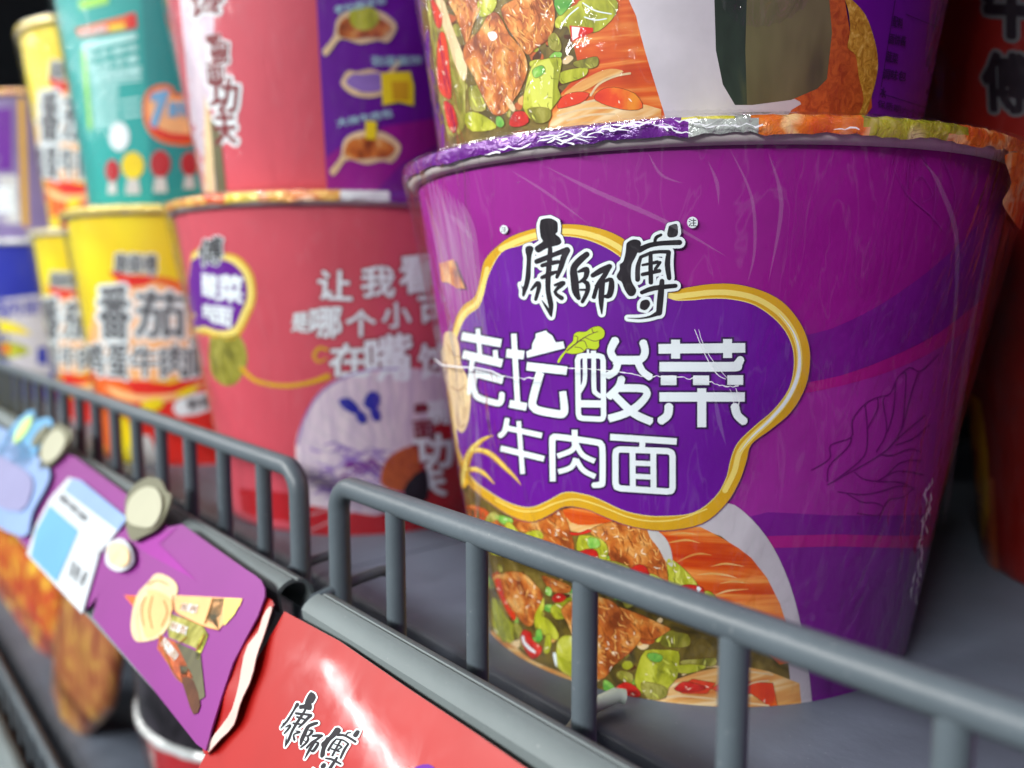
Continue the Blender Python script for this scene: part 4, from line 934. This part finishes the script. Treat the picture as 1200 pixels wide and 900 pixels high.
def fence(xa, xb, dz, label, posts, zc=.0427, y=.085, r=.00235):
    t = empty('wire_fence', ((xa+xb)/2, y, dz), label, 'fence', 'wire fences along the shelf edges')
    R = .006; zt = zc+dz; pts = [(xa, y, dz-.020), (xa, y, zt-R)]+[(xa+R-R*math.cos(a), y, zt-R+R*math.sin(a)) for a in [math.pi/2*k/6 for k in range(1, 7)]]
    pts += [(xb-R+R*math.sin(a), y, zt-R+R*math.cos(a)) for a in [math.pi/2*k/6 for k in range(0, 7)]]+[(xb, y, dz-.020)]
    tube('rail', pts, r, t, [M['wire']], 24)
    tube('bottom_wire', [(xa, y, dz-.0175), (xb, y, dz-.0175)], .0016, t, [M['wire']])
    proto = None
    for x in posts:
        if proto is None: proto = tube('post', [(x, y, dz-.020), (x, y, zt-.0008)], .00195, t, [M['wire']], 18); x00 = x
        else:
            c = proto.copy(); COL.objects.link(c); c.parent = t; c.location = (x-x00, 0, 0)
    for xe in (xa, xb):
        tube('hook', [(xe, y-.0095, .0130+dz), (xe, y-.0085, .0165+dz), (xe, y-.0065, .0185+dz), (xe, y+.0045, .0205+dz), (xe, y+.010, .0210+dz), (xe, y+.0125, .0205+dz)], .0012, t, [M['wire']])
    return t
xL = ony(350, 560, .085).x; xR = ony(397, 590, .085).x
fence(xR, .30, 0, 'grey wire fence in front of the nearest purple tub', [-.1333+.0258*k for k in range(16)])
fence(-1.15, xL, 0, 'grey wire fence running left in front of the rose and yellow tubs', [xL-.0195-.0258*k for k in range(37)])
fence(-1.25, -.10, -.21, 'blurred grey wire fence on the lower shelf', [-.12-.0258*k for k in range(43)])
# label channel : rolled top tube and slanted front plate
PN = Vector((0, -.0275, .0155)).normalized()      # outward normal of the slanted plate
P0 = Vector((0, .0705, .0207))                    # top edge of the cards
DN = Vector((0, -.0155, -.0275)).normalized()
def channel(x0, x1, dz, label):
    cy, cz, r, th = .0757, .0182, .0047, .0009
    outr = []; inn = []
    for k in range(15):
        a = math.radians(-50+k*(200/14)); outr.append((cy+r*math.cos(a), cz+r*math.sin(a))); inn.append((cy+(r-th)*math.cos(a), cz+(r-th)*math.sin(a)))
    outr[9] = (outr[9][0]-.00005, outr[9][1]-.0002); outr.insert(10, (cy+(r-.0006)*math.cos(math.radians(82)), cz+(r-.0006)*math.sin(math.radians(82)))); 
    q = P0-PN*.0026
    fr = [(q.y, q.z), ((q+DN*.0006-PN*.0005).y, (q+DN*.0006-PN*.0005).z)]
    e = q+DN*.0305; l = e+PN*.0022; l2 = l-DN*.002
    a = [(p.y, p.z) for p in (q+DN*.003-PN*.0012, q+DN*.0035-PN*.0004, e, l, l2)]
    bk = [(p.y, p.z) for p in (l2+PN*.0008, l+PN*.0008+DN*.0009, e-PN*.0009+DN*.0009, q-PN*.0022+DN*.0035)]
    prof = outr+a+bk+list(reversed(inn))
    o = extrude('label_channel', [(y, z+dz) for y, z in prof], x0, x1, None, [M['channel']])
    tag(o, label, 'label holder', 'grey label channels on the shelf edges'); return o
xcl = ony(345, 690, .0757).x; xcr = ony(375, 705, .0757).x
channel(xcr, .35, 0, 'grey label channel holding the red card'); channel(-1.3, xcl, 0, 'grey label channel holding the purple cards'); channel(-1.4, -.05, -.21, 'grey label channel on the lower shelf edge')
# cards : thin solid sheets lying on the slanted plate
def card(name, pts, off, th, mat, label, cat, sm=0, bulge=0, parent=None, group=None, curl=None):
    S = Plane(P0+PN*off, PN); q = smoothp(pts, sm) if sm else pts
    a = sum(q[i-1][0]*q[i][1]-q[i][0]*q[i-1][1] for i in range(len(q)))
    if a < 0: q = list(reversed(q))
    xs = [p[0] for p in q]; ys = [p[1] for p in q]
    vs2 = [Vector(p[:2]) for p in q]; n0 = len(vs2); gx = (max(xs)-min(xs))/14; gy = (max(ys)-min(ys))/14
    for i in range(1, 14):
        for j in range(1, 14): vs2.append(Vector((min(xs)+gx*(i+.01), min(ys)+gy*(j+.01))))
    r = delaunay_2d_cdt(vs2, [], [list(range(n0))], 0, 1e-4)
    V = r[0]; T = [f for f, o_ in zip(r[2], r[5]) if o_]
    used = sorted({i for f in T for i in f}); mp = {k: i for i, k in enumerate(used)}
    cx_ = sum(xs)/len(xs); cy_ = sum(ys)/len(ys)
    def pos(v, o_):
        p = S.hit(v.x, v.y, 0); s = (p-P0).dot(DN)
        w = bulge*math.sin(max(0, min(1, s/.03))*math.pi)+(.00012*noise.noise(p*45) if bulge else 0)
        if curl: w += curl(p, s)
        return p+PN*(o_+w)
    top = [pos(V[k], th) for k in used]; bot = [pos(V[k], 0) for k in used]; n = len(used)
    cnt = {}
    for f in T:
        for i in range(3): e = (f[i], f[(i+1) % 3]); cnt[e] = 1
    fs = [tuple(mp[i] for i in f) for f in T]; fs += [tuple(reversed([mp[i]+n for i in f])) for f in T]
    for (i, j) in cnt:
        if (j, i) not in cnt: fs.append((mp[j], mp[i], mp[i]+n, mp[j]+n))
    o = mesh(name, top+bot, fs, parent, [mat]); smooth_angle(o, 50)
    if label: o['label'] = label; o['category'] = cat
    if group: o['group'] = group
    return o
class Bulged(Plane):
    def __init__(s, off, bulge): Plane.__init__(s, P0+PN*off, PN); s.bu = bulge
    def hit(s, px, py, off):
        p = Plane.hit(s, px, py, 0); k = (p-P0).dot(DN)
        w = s.bu*math.sin(max(0, min(1, k/.03))*math.pi)+(.00012*noise.noise(p*45) if s.bu else 0)
        return p+PN*(w+off)
    def gx(s): return 6.0
rc = empty('promotion_card', P0+Vector((-.1, 0, 0)), 'glossy red card with brush lettering in the label channel', 'card', 'promotion cards in the label channels')
card('card_sheet', [(335,717),(400,752),(480,807),(560,860),(640,915),(720,975),(700,1100),(400,1100),(232,905),(262,850),(300,780)], 0, .0004, M['redcard'], None, None, bulge=.0001, parent=rc)
b = Print(Bulged(.0004, .0001), 'brand_lettering', rc, base=.00008, step=.00005)
def TT(x, y):   # photo lettering box (600..805, 250..375) laid along the red card
    u = (x-610)/190; v = (y-250)/130
    return (358+u*72-v*40+0*u, 800+u*52+v*70)
brand(b, TT, (M['white'], M['black'], None), .52, 0); b.build()
b = Print(Bulged(.0004, .0001), 'gold_swirl', rc, base=.00008); b.fill(M['violet'], [(484,902),(496,896),(508,898),(516,915),(486,915)], 0, 2); b.build()
# crumpled red flap sticking out between the two cards
def flapcurl(p, s): return .0002+.0006*math.sin(max(0, min(1, s/.03))*math.pi)+.0002*math.sin(s*700)
fo = card('promotion_card', [(311,702),(318,702),(324,709),(319,725),(313,742),(308,762),(302,787),(290,817),(284,835),(277,850),(262,866),(247,883),(240,880),(247,850),(258,815),(266,780),(286,745),(300,720)], .0009, .0003, M['redcard'], 'crumpled orange red card edge showing between purple and red cards', 'card', 2, curl=flapcurl, group='promotion cards in the label channels')
wf = card('torn_edge', [(319,712),(322,714),(319,725),(313,742),(308,762),(302,787),(290,817),(284,835),(277,850),(262,866),(247,882),(248,872),(262,851),(277,832),(283,812),(287,785),(296,757),(305,742),(311,724)], .0014, .0002, M['tornpaper'], None, None, 2, parent=fo, curl=flapcurl)
pc = empty('promotion_card', P0+Vector((-.2, 0, 0)), 'purple card with straw hat and three ribbon banners, rounded corner', 'card', 'promotion cards in the label channels')
card('card_sheet', [(200,618),(215,615),(250,640),(290,668),(301,675),(308,681),(312,690),(312,700),(304,722),(290,748),(275,777),(262,815),(249,857),(243,880),(232,872),(180,806),(110,724),(116,700),(150,660)], .0022, .0004, M['purplecard'], None, None, parent=pc)
b = Print(Plane(P0+PN*.0027, PN), 'hat_picture', pc, step=.00006, grid=20)
zp = Z(0,560,3.75)
b.fill(M['lilac'], zp([(600,300),(780,215),(700,290),(860,450),(640,330)]), 0)
for mt, q in (('peach', [(760,515),(1065,530),(1055,560),(960,668),(890,650),(770,590)]), ('olive', [(935,530),(985,530),(960,665),(895,640)]), ('cabbage2', [(735,590),(890,650),(915,690),(880,760),(840,740),(740,700)]), ('cabbage', [(900,665),(915,690),(870,800),(855,790),(870,720)]),
              ('rust', [(700,690),(770,720),(850,880),(800,900),(760,850),(690,750)]), ('olive', [(770,720),(880,770),(900,960),(850,1000),(800,900)]), ('orange', [(545,515),(610,520),(590,570)])): b.fill(M[mt], zp(q), 1)
b.fill(M['cream'], zp([(600,520),(650,460),(690,420),(750,440),(780,480),(770,530),(750,580),(745,640),(700,700),(630,720),(590,710),(575,640)]), 2, 3)
b.fill(M['peach'], zp([(640,500),(700,500),(760,545),(740,620),(700,680),(640,700),(625,600)]), 3, 3)
b.lines(M['cream'], [cw(zp([(640,510),(600,560),(590,630),(605,705)]), 6)], 4, sm=3)
b.lines(M['golddk'], [cw(zp(k_), 1.2) for k_ in ([(650,470),(690,450),(740,470)],[(640,520),(620,580),(630,650)],[(670,520),(655,590),(668,660)],[(720,540),(735,590),(710,650)],[(760,516),(770,590),(890,650),(960,668)],[(700,690),(755,850),(800,900)],[(935,530),(900,640)],[(820,700),(780,730)],[(860,760),(900,690)])], 4.5, sm=3)
b.fill(M['goldlt'], zp([(985,530),(1065,532),(1030,600),(985,650)]), 1.5); b.fill(M['umber'], zp([(800,880),(850,890),(880,1000),(850,1040),(820,960)]), 1.5, 2)
for s_, q in (('酸爽', [(800,550),(870,560),(860,595),(790,580)]), ('鲜香', [(755,630),(825,655),(815,690),(745,665)]), ('劲道', [(725,700),(785,775),(765,805),(705,730)])):
    b.fill(M['white'], zp(q), 4); b.text(M['golddk'], s_, zp(q), 5, .01)
b.build()
# left price label behind a clear sleeve
pt = empty('price_label', P0+Vector((-.3, 0, 0)), 'white and pale blue price label with grey print, on a purple card', 'price label')
card('card_sheet', [(0,500),(60,528),(90,536),(140,572),(205,622),(150,662),(116,700),(100,718),(60,668),(22,630),(-30,575),(-30,480)], .0016, .0005, M['purplecard'], None, None, parent=pt)
card('label_sheet', [(82,560),(95,563),(150,608),(118,650),(98,720),(70,690),(33,650),(44,615),(60,585)], .0024, .0005, M['tagwhite'], None, None, parent=pt)
b = Print(Plane(P0+PN*.0030, PN), 'label_print', pt, grid=20)
b.fill(M['tagsky'], [(84,561),(95,563),(149,607),(138,622),(75,575)], 0); b.fill(M['tagblue'], [(58,592),(92,622),(78,655),(66,682),(36,652),(42,622)], 0)
b.text(M['grey'], '酸菜面', [(73,578),(104,606),(99,612),(68,585)], 1, .02); b.text(M['greylt'], '4.5', [(100,628),(122,640),(112,652),(94,640)], 1, .02); b.text(M['grey'], '规格 桶', [(84,655),(104,672),(96,688),(80,674)], 1)
b.build()
# small cut-out tabs clipped above the cards
TG = 'cut-out tabs clipped over the label channel'
def tab(outer_, inner_, m1, m2, label, off=.0034):
    t = empty('clip_tab', Plane(P0+PN*off, PN).hit(outer_[0][0], outer_[0][1], 0), label, 'clip tab', TG)
    card('backing', outer_, off, .0006, m1, None, None, 3, parent=t); card('tab_face', inner_, off+.0008, .0006, m2, None, None, 3, parent=t); return t
tab([(149,600),(150,584),(160,569),(176,560),(190,563),(197,576),(203,582),(197,602),(186,620),(168,630),(156,634),(150,618)], [(150,598),(156,583),(170,572),(184,573),(191,585),(190,602),(180,618),(165,618),(152,612)], M['tagolive'], M['tagcream'], 'large cream cut-out tab between the price label and the purple card')
tab([(50,520),(58,506),(68,497),(78,500),(86,508),(82,520),(74,534),(62,545),(48,550)], [(52,520),(60,508),(70,504),(77,510),(78,520),(70,534),(60,542),(50,538)], M['tagolive'], M['tagcream'], 'small cream cut-out tab left of the price label')
tab([(20,520),(28,505),(42,494),(58,490),(63,496),(58,510),(48,524),(30,552),(10,560)], [(38,520),(44,508),(56,498),(58,502),(52,514),(42,524)], M['tagblue'], M['plumtab'] if 'plumtab' in MATS else M['tagolive'], 'blue edged cut-out tab near the left edge')
tab([(5,520),(16,500),(30,486),(40,481),(42,488),(38,500),(26,518),(12,535),(-5,540)], [(20,508),(28,494),(38,488),(37,498),(28,512),(18,520)], M['tagblue'], ink('lime_tab', C(190, 224, 130)), 'green and blue pointed cut-out tab at the left edge')
tab([(-30,500),(10,505),(50,540),(60,560),(40,600),(28,630),(-30,590)], [(-20,530),(20,545),(40,565),(25,600),(-20,580)], M['tagsky'], M['tagsleeve'], 'pale blue label sleeve at the far left edge', .0034)
tab([(128,640),(134,634),(146,632),(156,644),(158,658),(150,668),(138,670),(126,660)], [(129,642),(140,636),(152,645),(153,658),(145,665),(131,660)], M['tagwhite'], M['cream'], 'round beige sticker between price label and hat picture', .0036)
# pale peg lying behind the fence
pg = onz(718, 826); pa = onz(716, 828, .0005); pb = ony(600, 868, .088)
vs = []; w = .0021
o = tube('plastic_clip', [(pa.x+.0015, .1205, .0024), (pa.x+.0005, .119, .0028), (pa.x, .112, .0024), (pa.x-.0005, .100, -.0055), (pa.x-.001, .0885, -.0095)], .0015, None, [M['peg']], 20)
tag(o, 'pale plastic clip poking out under the nearest tub behind the fence', 'clip')
# ================================================================== things on the lower shelf
t13, s13 = tub('red noodle tub with silver rim on the lower shelf', -.35, .168, -.21, .0541, .0715, .112, M['crimson'], [M['f_white']], film='film2', group='noodle tubs on the lower shelf', seed=31)
b = Print(s13, 'side_picture', t13, step=.0001, grid=5); b.fill(M['cream'], [(120,850),(160,870),(175,1000),(110,1000)], 0, 2); b.fill(M['greylt'], [(165,872),(180,874),(186,960),(170,960)], 1); b.build()
def bag(pts, y, th, mat, label):
    q = smoothp(pts, 2); n = len(q); c = (sum(p[0] for p in q)/n, sum(p[1] for p in q)/n)
    vs = []; fs = []; K = 7
    for side in (1, -1):
        for k in range(K):
            f = 1-k/K; 
            for (px, py) in q:
                p = ony(c[0]+(px-c[0])*f, c[1]+(py-c[1])*f, y); h = th*math.sqrt(max(0, 1-f**4))*(1+.35*noise.noise(p*38+Vector((0, side*3, 0))))
                vs.append(Vector((p.x, y-side*h, p.z)))
        vs.append(Vector((ony(c[0], c[1], y).x, y-side*th, ony(c[0], c[1], y).z)))
    m = n*K+1
    for s_ in (0, 1):
        o_ = s_*m
        for k in range(K-1):
            for i in range(n):
                f = (o_+k*n+i, o_+k*n+(i+1) % n, o_+(k+1)*n+(i+1) % n, o_+(k+1)*n+i); fs.append(f if s_ == 0 else tuple(reversed(f)))
        for i in range(n):
            f = (o_+(K-1)*n+i, o_+(K-1)*n+(i+1) % n, o_+m-1); fs.append(f if s_ == 0 else tuple(reversed(f)))
    for i in range(n): fs.append((i, m+i, m+(i+1) % n, (i+1) % n))
    o = mesh('snack_bag', vs, fs, None, [mat]); tag(o, label, 'snack bag', 'snack bags on the lower shelf'); return o
bag([(-120,560),(-20,600),(40,640),(80,690),(78,740),(60,780),(34,815),(0,790),(-60,760),(-120,720)], .135, .007, M['bagred'], 'red and yellow snack bag at the left edge under the price label')
bag([(78,690),(92,680),(120,700),(150,728),(143,770),(134,830),(104,862),(82,896),(70,892),(62,850),(66,780)], .125, .007, M['bagtan'], 'tan and red snack bag under the purple card')
tub('low black bowl standing on the silver rimmed tub on the lower shelf', -.349, .165, -.0978, .068, .0725, .062, M['blackbag'], [M['f_white']], film=None, group='noodle tubs on the lower shelf', seed=33)
# ================================================================== light
w = bpy.data.worlds.new('World'); SC.world = w; w.use_nodes = True
bg = w.node_tree.nodes['Background']; bg.inputs[0].default_value = (.80, .88, 1, 1); bg.inputs[1].default_value = .13
def area(name, loc, target, sx, sy, power, col=(1, 1, 1)):
    l = bpy.data.lights.new(name, 'AREA'); l.shape = 'RECTANGLE'; l.size = sx; l.size_y = sy; l.energy = power; l.color = col
    o = bpy.data.objects.new(name, l); COL.objects.link(o); o.location = loc
    o.rotation_euler = (Vector(target)-Vector(loc)).to_track_quat('-Z', 'Y').to_euler(); return o
T0 = (-.15, .12, .05)
area('ceiling_light', (-1.35, -1.9, 1.15), T0, 1.6, .25, 68, (1, .99, .96))
area('ceiling_light', (.28, -2.3, 1.25), T0, 1.2, .25, 74, (.97, .98, 1))
area('ceiling_light', (-3.6, -1.6, 1.6), (-.5, .1, .1), 2.2, .25, 38, (1, .99, .97))
# long tube far down the aisle (gives the streak on the red card)
a = Vector((-9.62, -7.1, 1.8)); c = Vector((-10.4, -10.2, 1.8)); mid_ = (a+c)/2
l = bpy.data.lights.new('ceiling_light', 'AREA'); l.shape = 'RECTANGLE'; l.size = (c-a).length; l.size_y = .13; l.energy = 62
o = bpy.data.objects.new('ceiling_light', l); COL.objects.link(o); o.location = mid_
from mathutils import Matrix
zz = (mid_-Vector((-.12, .06, .02))).normalized(); xx = (c-a).normalized(); yy = zz.cross(xx).normalized(); xx = yy.cross(zz)
o.matrix_world = Matrix.Translation(mid_) @ Matrix((xx, yy, zz)).transposed().to_4x4()
